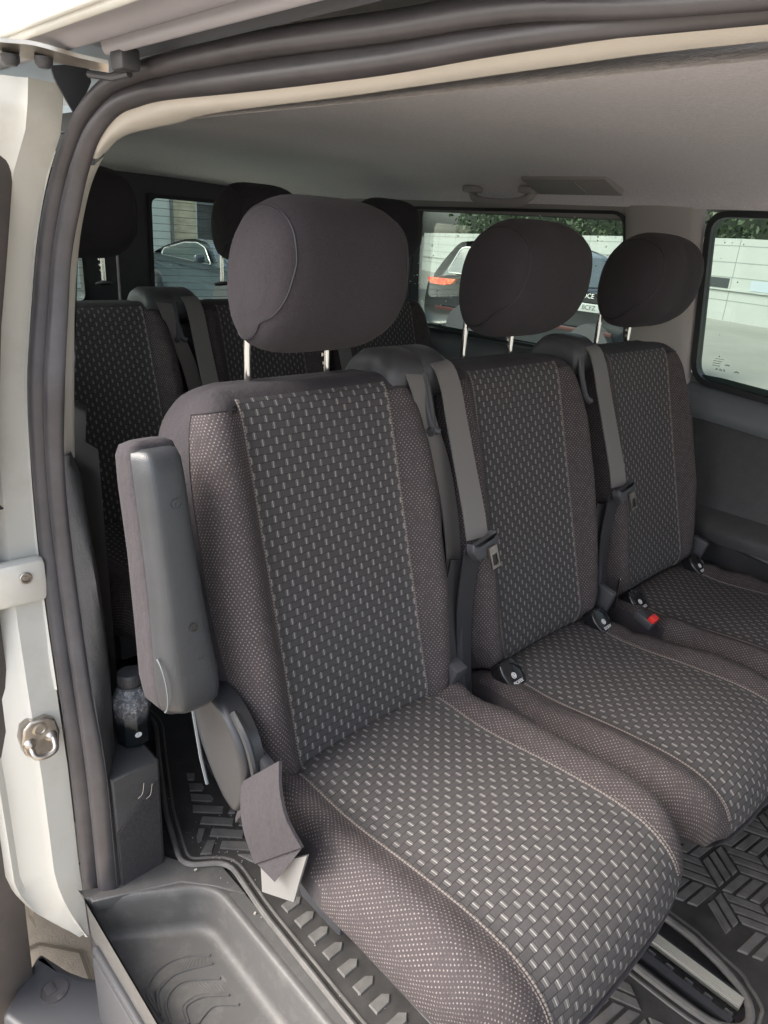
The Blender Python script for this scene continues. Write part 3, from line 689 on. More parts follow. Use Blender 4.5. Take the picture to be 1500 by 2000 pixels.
def head_mb():
    P = crc([(a, b) for a, b in HP], 4); mb = MB(); loops = []
    N = 22
    for i in range(N + 1):
        t = math.sin((i / N - .5) * PI); at = abs(t)
        s = max(0.03, (1 - at ** 4.0)) ** (1 / 2.5); x = .122 * t
        loops.append([(x, HC.y + p.x * (.30 + .70 * s) - .006 * at, HC.z + p.y * (.22 + .78 * s)) for p in P])
    mb.loft(loops, 0)
    for sg in (-1, 1):                                      # the sewn edge of each side cap
        SP = []
        for k, p in enumerate(P):
            t = .80 + .155 * max(0, min(1, (.03 - p.y) / .11)) * max(0, min(1, (.07 - p.x) / .10)); s = (1 - t ** 4.0) ** (1 / 2.5)
            SP.append((sg * .1222 * t, HC.y + p.x * (.30 + .70 * s) * 1.0 - .006 * t, HC.z + p.y * (.22 + .78 * s)))
        mb.tube(SP, .0013, 5, m=1, closed=True)
    return mb
MESH = {}
def seat(x, label, side, cz, arm=False, iso=False):
    """side: -1 / +1, which shoulder carries the belt."""
    rt = empty('passenger_seat', (x, 0, 0), label, 'seat', 'seats of the middle row')
    B = lambda name, mb, mats, par=None, **k: mb.build(name, mats, par or rt, **k)
    B('backrest', back_mb(x * 7), ['panel', 'dots', 'plain', 'stitch'], smooth=60)
    B('cushion', cush_mb(x * 5 + 3, cz), ['panel', 'dots', 'plain', 'stitch'], smooth=60)
    h = B('headrest', head_mb(), ['head', 'frit'], smooth=60)
    for sx in (-1, 1):
        mb = MB(); mb.tube([(sx * .075, .228, .925), (sx * .075, .229, .985), (sx * .075, .226, 1.05)], .0056, 12)
        if sx > 0:
            for k in range(3): mb.box((sx * .075 - .0052, .232 + k * .0032, .958 + k * .013), (.0024, .004, .005))
        p = B('headrest_post', mb, 'chrome', h)
        mb = MB(); mb.lathe([(.0, .0005), (.021, .0), (.022, .003), (.019, .006), (.0085, .0075), (.0085, .009), (0, .009)], (sx * .075, .229, .923), 20, ax=(0, .25, 1)); B('post_collar', mb, 'black', h)
    mb = MB(); mb.box((0, .02, .16), (.14, .12, .26), bev=.012); mb.box((0, -.12, .288), (.28, .34, .02), bev=.006); B('seat_frame', mb, 'black')
    # shoulder belt: guide, webbing, tongue, lower strap
    s = side
    mb = MB(); gl = [(.060, .92), (.050, .952), (.020, .976), (-.030, .978), (-.062, .962), (-.070, .935), (-.055, .90), (.03, .88)]
    gp = crc([(a, b) for a, b in gl], 4)
    mb.loft([[(s * (.195 + dx), .205 + .068 * k2 + (1 if 1 else 0) * 0 + p.x * 0 + (p.x) * .0 + .0, .93 + (p.y - .93) * k1) for p in gp] for dx, k1, k2 in ()]) if 0 else None
    G = []
    gx = .192 if arm else .240
    for dx, k1 in ((-.044, .55), (-.040, .85), (-.026, 1.0), (.026, 1.0), (.040, .85), (.044, .55)):
        G.append([(s * (gx + dx), .215 + p.x * (.6 + .4 * k1), .925 + (p.y - .925) * k1) for p in gp])
    mb.loft(G); g = B('belt_guide', mb, 'black', smooth=50)
    mb = MB(); mb.tube(cr([(s * (gx + .03), .150, .945), (s * (gx + .034), .135, .90), (s * (gx + .03), .120, .86), (s * (gx + .018), .112, .85)], 4), .007, 8); B('guide_lip', mb, 'black', g)
    if s < 0 or not arm:
        bp = [(-.236, .195, .962), (-.228, .150, .958), (-.222, .128, .925), (-.222, .106, .87), (-.224, .072, .79), (-.226, .042, .72), (-.227, .026, .675)]
        lp = [(-.228, .030, .660), (-.232, .032, .57), (-.234, .026, .50), (-.234, .014, .42), (-.234, -.002, .345)]
        l2 = [(-.240, .046, .63), (-.256, .040, .55), (-.266, .022, .46), (-.268, -.004, .36)]
    else:
        bp = [(-.192, .205, .960), (-.196, .158, .955), (-.204, .138, .925), (-.214, .125, .87), (-.240, .10, .78), (-.250, .075, .68), (-.252, .060, .60)]
        lp = [(-.246, .055, .59), (-.248, .045, .52), (-.246, .03, .44), (-.240, .005, .345)]; l2 = None
    def web(pts, w=.0235, tw0=0, tw1=0, th=.0014):
        P = cr([(-s * a if s > 0 else a, b, c) for a, b, c in pts], 5); mb = MB(); lo = []
        for k, p in enumerate(P):
            t = (P[min(k + 1, len(P) - 1)] - P[max(k - 1, 0)]).normalized(); ang = tw0 + (tw1 - tw0) * k / (len(P) - 1)
            ax = Vector((1, 0, 0)); ax = (ax - t * ax.dot(t)).normalized(); nn = t.cross(ax); a = ax * math.cos(ang) + nn * math.sin(ang); n2 = t.cross(a)
            lo.append([p + a * w + n2 * th, p + a * w - n2 * th, p - a * w - n2 * th, p - a * w + n2 * th])
        return mb.loft(lo)
    bl = B('seat_belt', web(bp, tw0=0, tw1=R(12) * -s), 'belt', smooth=30)
    B('lower_strap', web(lp, .0235, R(2), R(-12)), 'belt_dark', bl, smooth=30)
    if l2: B('lower_strap', web(l2, .0230, R(12), R(18)), 'belt_dark', bl, smooth=30)
    if s < 0:
        tp = Vector((-.227, .012, .668)); rot = Matrix.Rotation(R(-10), 3, 'Y') @ Matrix.Rotation(R(-14), 3, 'X')
        mb = MB(); T = lambda a, b, t: tp + rot @ Vector((a, -t, b))
        PX = .010
        mb.prism(rpoly([(-.031, .016), (-.036, .001), (-.026, -.020), (.020, -.020), (.034, -.001), (.030, .018), (.022, .010), (-.023, .008)], .005), -.007, .010, T, bev=.004)
        tg = B('belt_tongue', mb, 'black', bl)
        mb = MB(); o = [(-.004, -.004), (-.004, -.044), (.017, -.044), (.017, -.004)]; i = [(.0, -.018), (.0, -.038), (.013, -.038), (.013, -.018)]
        lo = [[T(a, b, t) for a, b in q] for q, t in ((o, .012), (o, .016), (i, .016), (i, .012))]
        mb.grid(lo, cu=True, cv=True); B('latch_plate', mb, 'steel', bl, smooth=30)
    # buckle stalk at the inner rear corner
    mb = MB(); mb.box((.205 if s < 0 else -.215, -.012, .425 + cz), (.018, .045, .10), bev=.006, rot=Matrix.Rotation(R(15), 3, 'X')); B('buckle_stalk', mb, 'black')
    if arm:
        mb = MB(); mb.box((.190, -.010, .440), (.030, .030, .065), bev=.005, rot=Matrix.Rotation(R(18), 3, 'X')); B('belt_anchor', mb, 'black')
    if iso:
        for sx in (-1, 1):
            c = Vector((sx * .162, -.040, .410 + cz)); fm = frame(c, (1, 0, 0), (0, .74, .67)) @ Matrix.Scale(.80, 4)
            mb = MB(); po = rpoly([(-.030, -.036), (.030, -.036), (.034, .01), (.024, .038), (-.024, .038), (-.034, .01)], .014)
            mb.prism(po, -.02, .016, lambda a, b, t: fm @ Vector((a, b, t)), bev=.010); ic = B('anchor_cover', mb, 'gloss', smooth=45)
            mb = MB(); mb.tube(cr([fm @ Vector((.030, -.024, .008)), fm @ Vector((.022, .012, .017)), fm @ Vector((-.004, .030, .012))], 5), .0026, 6); B('cover_ridge', mb, 'gloss', ic)
            mb = MB(); L0 = fm @ Matrix.Translation((-.004, -.006, .0168))
            mb.add(*text_mesh('ISOFIX', .0115, L0 @ Matrix.Translation((.004, -.017, 0))))
            mb.tube([L0 @ Vector((.0066 * math.cos(a * PI / 10), .0066 * math.sin(a * PI / 10) + .001, 0)) for a in range(20)], .0009, 5, closed=True)
            mb.lathe([(.0022, 0), (.0022, .0005), (0, .0005)], L0 @ Vector((-.001, .0035, 0)), 10, ax=(fm.to_3x3() @ Vector((0, 0, 1))).normalized())
            mb.box(L0 @ Vector((.001, -.001, 0)), (.005, .003, .0008), rot=fm.to_3x3().normalized()); B('cover_print', mb, 'print', ic)
    return rt, B
seat1, B1 = seat(0.0, 'nearest grey fabric seat, beside the open door, with folded-up armrest and hanging strap', 1, .018, arm=True)
seat2, B2 = seat(0.49, 'grey fabric seat between the armrest seat and the side-window seat in the front row shown', -1, -.010, iso=True)
seat3, B3 = seat(0.98, 'grey fabric seat beside the far side window, with a red buckle at its edge', -1, -.016, iso=True)
# --- armrest folded up along the first seat
def axis_loft(B0, T0, stations, shape):
    """stations: (t, scale x, scale depth); shape: closed (x, d) outline, d towards the viewer."""
    ax = (T0 - B0).normalized(); xx = Vector((1, 0, 0)); dd = -(ax.cross(xx)).normalized()
    if dd.y > 0: dd = -dd
    return [[B0 + (T0 - B0) * t + xx * (p[0] * sx) + dd * (p[1] * sdp + off) for p in shape] for t, sx, sdp, off in stations]
BB, TT = Vector((-.277, .068, .556)), Vector((-.280, .128, .908))
sh_f = [tuple(p) for p in crc([(-.029, -.050), (.0, -.056), (.026, -.050), (.030, -.02), (.029, .010), (0, .012), (-.030, .010), (-.033, -.02)], 3)]
mb = MB(); mb.loft(axis_loft(BB, TT, [(-.02, .55, .5, 0), (-.005, .95, .8, 0), (.03, 1.22, 1.0, 0), (.12, 1.28, 1.05, 0), (.3, 1.18, 1.0, 0), (.6, 1.03, .96, 0), (.85, 1.0, .93, 0), (.95, .97, .85, 0), (.985, .88, .68, 0), (1.0, .6, .4, 0)], sh_f)); arm1 = B1('armrest', mb, 'plain', smooth=60)
sh_p = [tuple(p) for p in crc([(-.0285, .006), (-.0290, .018), (-.0215, .034), (-.012, .0385), (.010, .038), (.023, .033), (.028, .018), (.028, .004)], 3)]
mb = MB(); mb.loft(axis_loft(BB, TT, [(.004, .70, .55, 0), (.010, 1.0, .80, 0), (.03, 1.22, .97, 0), (.07, 1.32, 1.03, .001), (.14, 1.33, 1.03, .001), (.25, 1.24, 1.0, 0), (.45, 1.08, .98, 0), (.7, 1.0, .96, 0), (.88, .97, .93, 0), (.94, .95, .85, 0), (.965, .90, .65, 0), (.975, .7, .4, 0)], sh_p)); sp = B1('armrest_shell', mb, 'arm_plastic', arm1, smooth=60)
axv = (TT - BB).normalized(); dv = Vector((0, -axv.z, axv.y)).normalized()
for t, hole in ((.785, 0), (.335, 1)):
    mb = MB(); c = BB + (TT - BB) * t + dv * .0393 + Vector((.004, 0, 0))
    mb.lathe([(.0062, -.003), (.0062, .0008), (.0048, .0010), (.0046, -.0004), (.0, -.0004)] if not hole else [(.0058, -.003), (.0058, .0008), (.0044, .0009), (.0042, .0003), (0, .0003)], c, 14, m=hole, ax=dv)
    if not hole: mb.lathe([(.0022, 0), (.0022, .0006), (0, .0006)], c, 10, ax=dv)
    B1('armrest_screw', mb, ['arm_plastic', 'gloss'], arm1)
mb = MB(); ca = BB + (TT - BB) * .13 + Vector((-.0395, 0, 0)) + dv * .008
mb.tube([ca + dv * (.024 * math.cos(a)) + axv * (.040 * math.sin(a)) + Vector((.001 * 0, 0, 0)) for a in [R(-70 + 140 * k / 14) for k in range(15)]], .0012, 6); B1('hinge_cap_seam', mb, 'ledge', arm1)
# --- recliner cover, release strap below the first seat
mb = MB(); rc = rpoly([(.125, .545), (.07, .565), (.02, .550), (-.012, .520), (-.026, .48), (-.024, .44), (.0, .392), (.03, .40), (.065, .43), (.10, .475)], .022)
mb.prism(rc, -.215, -.250, lambda a, b, t: (t, a, b), bev=.012); rcv = B1('recliner_cover', mb, 'cover', smooth=50)
mb = MB(); mb.tube(cr([(-.236, .02, .548), (-.240, -.018, .528), (-.240, -.036, .49), (-.238, -.036, .45), (-.234, -.026, .41), (-.23, -.012, .385)], 5), .006, 8); B1('cover_rim', mb, 'cover', rcv)
mb = MB(); mb.tube([(-.25, .105, .515), (-.252, .082, .44), (-.25, .07, .40)], .0026, 6); B1('release_rod', mb, 'ledge', rcv)
def sheet(rows, th=.0022):
    """rows: list of (left point, right point)"""
    L = cr([r[0] for r in rows], 6); Q = cr([r[1] for r in rows], 6); n = (L[3] - L[0]).cross(Q[0] - L[0]).normalized()
    mb = MB(); return mb.loft([[a + n * th, b + n * th, b - n * th, a - n * th] for a, b in zip(L, Q)])
mb = sheet([((-.246, -.016, .462), (-.240, -.092, .546)), ((-.256, -.030, .430), (-.252, -.110, .522)), ((-.260, -.045, .402), (-.258, -.132, .496)), ((-.258, -.066, .366), (-.254, -.158, .468))])
o_n = len(mb.v); tipn = (mb.v[-3], mb.v[-2])
mb.add([(-.2575, -.066, .366), (-.2535, -.158, .468), (-.262, -.114, .378)], [[0, 1, 2]])
st = B1('release_strap', mb, 'plain', smooth=30, recalc=False)
mb = sheet([((-.252, -.070, .366), (-.247, -.160, .452)), ((-.250, -.070, .335), (-.245, -.146, .400)), ((-.249, -.070, .313), (-.243, -.132, .346))], .0020)
B1('strap_tab', mb, 'tab', st, smooth=30)
# red buckle beside the third seat
mb = MB(); mb.box((-.248, -.105, .408), (.024, .045, .020), bev=.004, rot=Matrix.Rotation(R(20), 3, 'X')); bk = B3('belt_buckle', mb, 'black')
mb = MB(); mb.box((-.247, -.122, .416), (.022, .016, .016), bev=.003, rot=Matrix.Rotation(R(25), 3, 'X')); B3('release_button', mb, 'red', bk)
mb = MB(); mb.box((-.226, -.02, .43), (.004, .006, .075), bev=.001); B3('buckle_edge', mb, 'chrome', bk)
# --- rear row: copies of the same seats
def copy_tree(o, par=None):
    c = o.copy(); COL.objects.link(c); c.parent = par
    for ch in list(o.children): copy_tree(ch, c)
    return c
for src, x, lab in ((seat1, .075, 'dark rear-row seat directly behind the door pillar and the folded-up armrest'), (seat2, .575, 'dark rear-row seat whose headrest peeks out left of the nearest headrest'), (seat3, 1.075, 'dark rear-row seat whose headrest peeks out right of the nearest headrest')):
    c = copy_tree(src); c.location = (x, 1.0, .0); c['label'] = lab; c['group'] = 'seats of the rear row'
    for ch in c.children:
        if ch.name.split('.')[0] == 'headrest': ch.location.z = .060
    for ch in list(c.children):
        if ch.name.split('.')[0] in ('armrest', 'recliner_cover', 'release_strap', 'belt_buckle'):
            for g in list(ch.children): bpy.data.objects.remove(g)
            bpy.data.objects.remove(ch)

# ================================================================== loose things inside
def clip_half(poly, n, d):
    out = []
    for i in range(len(poly)):
        a, b = poly[i - 1], poly[i]; da, db = a[0] * n[0] + a[1] * n[1] - d, b[0] * n[0] + b[1] * n[1] - d
        if (da < 0) != (db < 0):
            t = da / (da - db); out.append((a[0] + (b[0] - a[0]) * t, a[1] + (b[1] - a[1]) * t))
        if db < 0: out.append(b)
    return out
def inside(p, poly):
    r = False
    for i in range(len(poly)):
        a, b = poly[i - 1], poly[i]
        if (a[1] > p[1]) != (b[1] > p[1]) and p[0] < (b[0] - a[0]) * (p[1] - a[1]) / (b[1] - a[1]) + a[0]: r = not r
    return r
def pad(mb, poly, z, h=.0035, ins=.0022, m=1):
    c = Vector((sum(p[0] for p in poly) / len(poly), sum(p[1] for p in poly) / len(poly))); V = []
    for p in poly: V.append((p[0], p[1], z))
    for p in poly:
        d = Vector(p) - c; q = c + d * max(.3, 1 - ins / max(d.length, .004)); V.append((q.x, q.y, z + h))
    n = len(poly); mb.add(V, [[i, (i + 1) % n, n + (i + 1) % n, n + i] for i in range(n)] + [list(range(n, 2 * n))], m)
# mat along the door side
am = rpoly([(-.040, .95), (-.030, .70), (-.075, .60), (-.150, .42), (-.188, .285), (-.115, .235), (-.128, .10), (-.134, -.14), (-.137, -1.2), (-.020, -1.2), (-.022, -.20), (-.020, .10), (.002, .22), (-.01, .38), (.015, .54), (.10, .75), (.12, .95)], .03, 4)
mb = MB(); mb.prism(am, .001, .008, lambda a, b, t: (a, b, t))
mm = mb; mb = MB(); mb.tube([(x, y, .010) for x, y in am], .0055, 8, closed=True); c_in = Vector((-.06, .2))
inn = []
for i, p in enumerate(am):
    t = (Vector(am[(i + 1) % len(am)]) - Vector(am[i - 1])).normalized(); nn = Vector((-t.y, t.x)); inn.append(tuple(Vector(p) + nn * .016))
mb.tube([(x, y, .008) for x, y in inn], .0028, 6, closed=True)
rim = mb; mb = mm; PM = 1
for k in range(22):                                            # the row of pointed lugs
    y = .084 - k * .0394
    pad(mb, [(-.095, y + .010), (-.066, y + .010), (-.056, y), (-.066, y - .010), (-.095, y - .010)], .008)
# the long bars of the wider part
for po in [[(-.0591, .5004), (-.0448, .4887), (-.0505, .4769), (-.0565, .4711), (-.0668, .4795)], [(-.0708, .4694), (-.0481, .4507), (-.05, .439), (-.0595, .4312), (-.0797, .4477)], [(-.0834, .4394), (-.0512, .4088), (-.0519, .3966), (-.0598, .3915), (-.0912, .4215)],
           [(-.0962, .4082), (-.0475, .3629), (-.0597, .3486), (-.1048, .3908)], [(-.0964, .368), (-.0481, .3211), (-.0613, .3071), (-.1099, .3546)], [(-.0977, .3283), (-.0497, .2813), (-.0632, .2676), (-.1108, .3142)],
           [(-.0991, .2874), (-.0502, .2433), (-.0642, .2288), (-.1118, .2753)], [(-.093, .2401), (-.0504, .2044), (-.0655, .1918), (-.0807, .2066)], [(-.0345, .3571), (-.0193, .3545), (-.0093, .3438), (-.0266, .3432), (-.0402, .3324), (-.0511, .3414)],
           [(-.0345, .3156), (-.0164, .315), (-.0182, .2997), (-.0432, .2921), (-.0528, .3001)], [(-.1177, .3449), (-.1072, .3361), (-.1275, .3147), (-.1371, .3139), (-.1309, .3309)], [(-.1193, .3078), (-.1069, .2975), (-.1304, .2737), (-.1483, .2866)],
           [(-.0334, .277), (-.0132, .2578), (-.0263, .239), (-.0514, .2623)]]: pad(mb, po, .008, ins=.0016)
mt = tag(mb.build('floor_mat', ['mat', 'pad'], smooth=25), 'black rubber floor mat with sparse raised lugs along the entry step', 'floor mat'); rim.build('mat_rim', 'pad', mt)
# mat in front of the bench, cut out round the rail
fm_ = [(.075, -1.35), (1.30, -1.35), (1.30, .25), (.440, .25), (.432, -.36), (.425, -.46), (.408, -.520), (.385, -.556), (.350, -.570), (.318, -.552), (.300, -.500), (.297, -.30), (.296, .25), (.075, .25)]
fr_ = rpoly(fm_, .012, 3)
mb = MB(); mb.prism(fr_, .001, .010, lambda a, b, t: (a, b, t))
m2l = ('black rubber mat with dense interlocking tread, cut out round the metal seat rail', 'floor mat'); mm = mb
mb = MB(); slot = cr([p + (0,) for p in [(.440, .25), (.432, -.36), (.425, -.46), (.408, -.520), (.385, -.556), (.350, -.570), (.318, -.552), (.300, -.500), (.297, -.30), (.296, .25)]], 4)
mb.tube([(p.x, p.y, .011) for p in slot], .0075, 8); mb.tube([(p.x + (.018 if p.x > .37 else -.018) * (1 if p.y > -.52 else .7), p.y - (.016 if p.y < -.5 else 0), .009) for p in slot], .004, 6); rim = mb; mb = mm; SC = .0345
def keep(po): return all(.105 < x < 1.28 and y > -1.0 and y < -.05 and not (.268 < x < .462 and y > -.605) for x, y in po)
aa = .074; th0 = R(112)
E3 = [Vector((math.cos(th0 + k * 2 * PI / 3), math.sin(th0 + k * 2 * PI / 3))) * aa for k in range(3)]
L1, L2 = E3[0] - E3[1], E3[1] - E3[2]
for i in range(-16, 17):
    for j in range(-16, 17):
        o = Vector((.6, -.5)) + L1 * i + L2 * j
        if not (-.1 < o.x < 1.45 and -1.15 < o.y < .1): continue
        for k in range(3):
            u_, v_ = E3[k], E3[(k + 1) % 3]
            for q in range(3):
                a = o + v_ * ((q + .5) / 3 - .115) + u_ * (.04 if k != 1 else .07); b = a + u_ * (.90 if k != 1 else .86); w_ = v_ * .235
                po = [tuple(a), tuple(b), tuple(b + w_), tuple(a + w_)]
                if keep(po): pad(mb, po, .010)
m2 = tag(mb.build('floor_mat', ['mat', 'pad'], smooth=25), *m2l); rim.build('mat_rim', 'pad', m2)
# drink bottle on the wheel-arch ledge
bt = empty('drink_bottle', (-.214, .398, .251), 'small plastic bottle of dark drink with dark cap, on the ledge by the pillar', 'bottle')
def facet(prof, n=9, tw=.0):
    return [[(r * math.cos(2 * PI * (k + .5) / n + tw * z), r * math.sin(2 * PI * (k + .5) / n + tw * z), z) for k in range(n)] for r, z in prof]
t = NT('wet_bottle_plastic'); tr = t.n('ShaderNodeBsdfTransparent'); tr.inputs[0].default_value = c4((.80, .84, .86)); mx = t.n('ShaderNodeMixShader')
t.b.inputs['Base Color'].default_value = c4((.62, .64, .68)); t.b.inputs['Roughness'].default_value = .12
sz = t.n('ShaderNodeSeparateXYZ'); t.t.links.new(t.obj(), sz.inputs[0])
t.t.links.new(t.math('MULTIPLY', t.math('ADD', t.math('MULTIPLY', t.ramp(t.noise(180, 4), .4, .7), .30), .16), t.ramp(sz.outputs[2], .05, .085)), mx.inputs[0])
t.t.links.new(tr.outputs[0], mx.inputs[1]); t.t.links.new(t.b.outputs[0], mx.inputs[2]); t.t.links.new(mx.outputs[0], t.out.inputs[0]); M['clear'] = t.m
M['cola'] = mat('dark_drink', (.012, .014, .016), .12)
mb = MB(); mb.loft(facet([(.020, 0), (.0265, .004), (.0275, .03), (.0265, .055), (.028, .075), (.0285, .085), (.022, .104), (.0150, .114), (.0145, .122)])); mb.build('bottle_body', 'clear', bt, smooth=20)
mb = MB(); mb.loft(facet([(.018, .002), (.0255, .005), (.0262, .03), (.0252, .055), (.026, .064)])); mb.build('drink', 'cola', bt, smooth=20)
mb = MB(); mb.lathe([(.0, .118), (.0165, .118), (.0172, .1195), (.0172, .137), (.0158, .140), (.0, .1405)], (0, 0, 0), 28)
for k in range(28): mb.box((.0172 * math.cos(k * PI / 14), .0172 * math.sin(k * PI / 14), .129), (.0009, .0009, .014))
mb.lathe([(.0170, .1135), (.0178, .115), (.0170, .117)], (0, 0, 0), 28); mb.build('bottle_cap', 'black', bt)
mb = MB(); mb.lathe([(.0052, 0), (.0052, .0006), (0, .0006)], (-.004, -.0262, .030), 14, ax=(-.1, -1, 0)); mb.build('label_spot', 'print', bt)
for ch in bt.children:
    for v in ch.data.vertices: v.co.x *= 1.2; v.co.y *= 1.2; v.co.z *= 1.06
# crumbs on the mat and carpet
mb = MB()
for _i in range(110):
    x, y = random.gauss(-.105, .035), random.gauss(.30, .06)
    if random.random() < .25: x, y = random.uniform(-.14, -.02), random.uniform(-.3, .5)
    if not (-.2 < x < 0): continue
    r = random.choice((.0004, .0005, .0006, .0009)); mb.box((x, y, .0105 + r / 2), (r * 2, r * 1.5, r), rot=Matrix.Rotation(random.random() * 3, 3, 'Z'))
mb.box((-.172, .262, .008), (.005, .003, .003)); mb.box((-.137, .115, .004), (.004, .0035, .003), rot=Matrix.Rotation(.6, 3, 'Z'))
for (x, y, z) in ((-.25, .317, .19), (-.235, .317, .18)): mb.tube(cr([(x, y - .001, z), (x + .008, y - .003, z + .008), (x + .013, y - .001, z + .028)], 4), .0006, 4)
tag(mb.build('crumbs', mat('crumb', (.42, .39, .34), .8)), 'pale crumbs scattered on the mat beside the wheel-arch box', 'crumbs', kind='stuff')

# ================================================================== outside
def ground_mat(name, a, b, sc, lines=0):
    t = NT(name); f = t.ramp(t.noise(sc, 8, rough=.7), .3, .7); col = t.mix(f, c4(a), c4(b))
    t.t.links.new(col, t.b.inputs['Base Color']); t.b.inputs['Roughness'].default_value = .85; t.bump(t.noise(sc * 30, 3), .4, .003)
    return t.m
M['lot'] = ground_mat('parking_concrete', (.22, .22, .195), (.30, .295, .265), .35)
M['paver'] = ground_mat('beige_paver', (.40, .34, .27), (.52, .45, .37), 7)
M['groove'] = mat('paver_groove', (.20, .165, .125), .9)
mb = MB(); mb.add([(-300, -300, -.51), (300, -300, -.51), (300, 300, -.51), (-300, 300, -.51)], [[0, 1, 2, 3]]); tag(mb.build('ground', 'lot', smooth=None), 'pale concrete of the parking lot', 'ground', kind='structure')
mb = MB(); bm_ = MB()
mb.add([(-6, -6, -.506), (1.6, -6, -.506), (1.6, 4, -.506), (-6, 4, -.506)], [[0, 1, 2, 3]])
a0 = R(38)
def rot2(x, y): return (x * math.cos(a0) - y * math.sin(a0) - .42, x * math.sin(a0) + y * math.cos(a0) + .60)
for i in range(-14, 15):
    for j in range(-14, 15):
        # octagon-and-square paving joints
        cx, cy_ = i * .26, j * .26; k = .26 / 2; q = .075
        P = [(cx - k + q, cy_ - k), (cx + k - q, cy_ - k), (cx + k, cy_ - k + q), (cx + k, cy_ + k - q), (cx + k - q, cy_ + k)]
        for a, b in zip(P, P[1:]):
            A, B_ = Vector(rot2(*a)), Vector(rot2(*b)); d = (B_ - A).normalized(); n = Vector((-d.y, d.x)) * .004
            bm_.add([(A.x + n.x, A.y + n.y, -.502), (A.x - n.x, A.y - n.y, -.502), (B_.x - n.x, B_.y - n.y, -.502), (B_.x + n.x, B_.y + n.y, -.502)], [[0, 1, 2, 3]])
pv = tag(mb.build('pavement', 'paver', smooth=None), 'beige interlocking paving beside the van', 'pavement', kind='structure'); bm_.build('paving_joints', 'groove', pv, smooth=None)
# long white panelled wall
M['wallp'] = mat('white_wall_panel', (.38, .40, .38), .7, var=.05, vscale=1.2)
M['dark'] = mat('dark_opening', (.035, .04, .045), .4); M['pane2'] = mat('pale_window', (.40, .45, .50), .3)
wa, wb = Vector((12.7, -14.0)), Vector((26.0, 24.5)); wdir = (wb - wa).normalized(); wl = (wb - wa).length
def wz(s): return 1.60 - .42 * max(0, min(1, (s - 23.3) / 17.4))
mb = MB()
def wp(s, z, d=0): q = wa + wdir * s + Vector((-wdir.y, wdir.x)) * d; return (q.x, q.y, z)
N = 27
mb.loft([[wp(wl * k / N, -.55), wp(wl * k / N, wz(wl * k / N)), wp(wl * k / N, wz(wl * k / N), -.25), wp(wl * k / N, -.55, -.25)] for k in range(N + 1)])
wall = tag(mb.build('boundary_wall', 'wallp', smooth=None), 'long white panelled wall across the parking lot with a small dark vent opening', 'wall')
mb = MB()
for k in range(N + 1): s = wl * k / N; mb.loft([[wp(s - .012, z, .004), wp(s + .012, z, .004), wp(s + .012, z, -.01), wp(s - .012, z, -.01)] for z in (-.5, wz(s) - .02)])
for z0 in (.02, .30, .62, 1.0, 1.42):
    for k in range(N): s0, s1 = wl * k / N, wl * (k + 1) / N; o0, o1 = (wz(s0) - 1.6) * (z0 + .5) / 2.1, (wz(s1) - 1.6) * (z0 + .5) / 2.1; mb.loft([[wp(s, z0 + o - .012, .004), wp(s, z0 + o + .012, .004), wp(s, z0 + o + .012, -.01), wp(s, z0 + o - .012, -.01)] for s, o in ((s0, o0), (s1, o1))])
mb.build('panel_joints', mat('wall_joint', (.24, .26, .245), .8), wall, smooth=None)
mb = MB(); mb.loft([[wp(s, -.02 + .30 + o, .06), wp(s, .24 + .08 + o, .06), wp(s, .32 + o, -.01), wp(s, .28 + o, -.01)] for s, o in ((0, 0), (23.3, 0), (wl, -.15))]); mb.build('wall_ledge', 'wallp', wall, smooth=None)
for yc, mt_ in ((7.83, 'dark'), (6.2, 'pane2')):
    s = (Vector((20.3, yc)) - wa).dot(wdir); mb = MB(); fo = lambda a, b, t: wp(s + a, b, t)
    mb.prism([(-.42, .335), (.42, .335), (.42, .59), (-.42, .59)], -.02, .015, fo); mb.build('wall_window', mt_, wall, smooth=None)
# trees above the wall: a dense dark belt of foliage
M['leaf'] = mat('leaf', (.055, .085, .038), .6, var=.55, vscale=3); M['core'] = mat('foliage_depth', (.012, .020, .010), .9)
mb = MB(); rg = random.Random(3)
for _i in range(15000):
    s = rg.uniform(3, wl - 1); z = wz(s) - .25 + rg.random() ** 1.3 * 5.2; d = -.5 - rg.random() * 1.9 - .5 * noise.noise((s * .5, z * .8, 1))
    c = Vector(wp(s, z, d)); r = rg.uniform(.05, .13); a = Vector((rg.gauss(0, 1), rg.gauss(0, 1), rg.gauss(0, 1))).normalized(); b = a.orthogonal().normalized()
    b = b * math.cos(_i) + a.cross(b) * math.sin(_i); e = a.cross(b)
    mb.add([c - b * r, c + e * r * .5, c + b * r, c - e * r * .5], [[0, 1, 2, 3]])
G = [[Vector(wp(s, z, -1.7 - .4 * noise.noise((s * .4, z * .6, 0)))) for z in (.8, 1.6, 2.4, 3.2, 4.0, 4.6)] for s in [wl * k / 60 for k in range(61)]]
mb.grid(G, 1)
tag(mb.build('foliage', ['leaf', 'core'], smooth=None, recalc=False), 'dense dark green trees above the white wall', 'trees', kind='stuff')
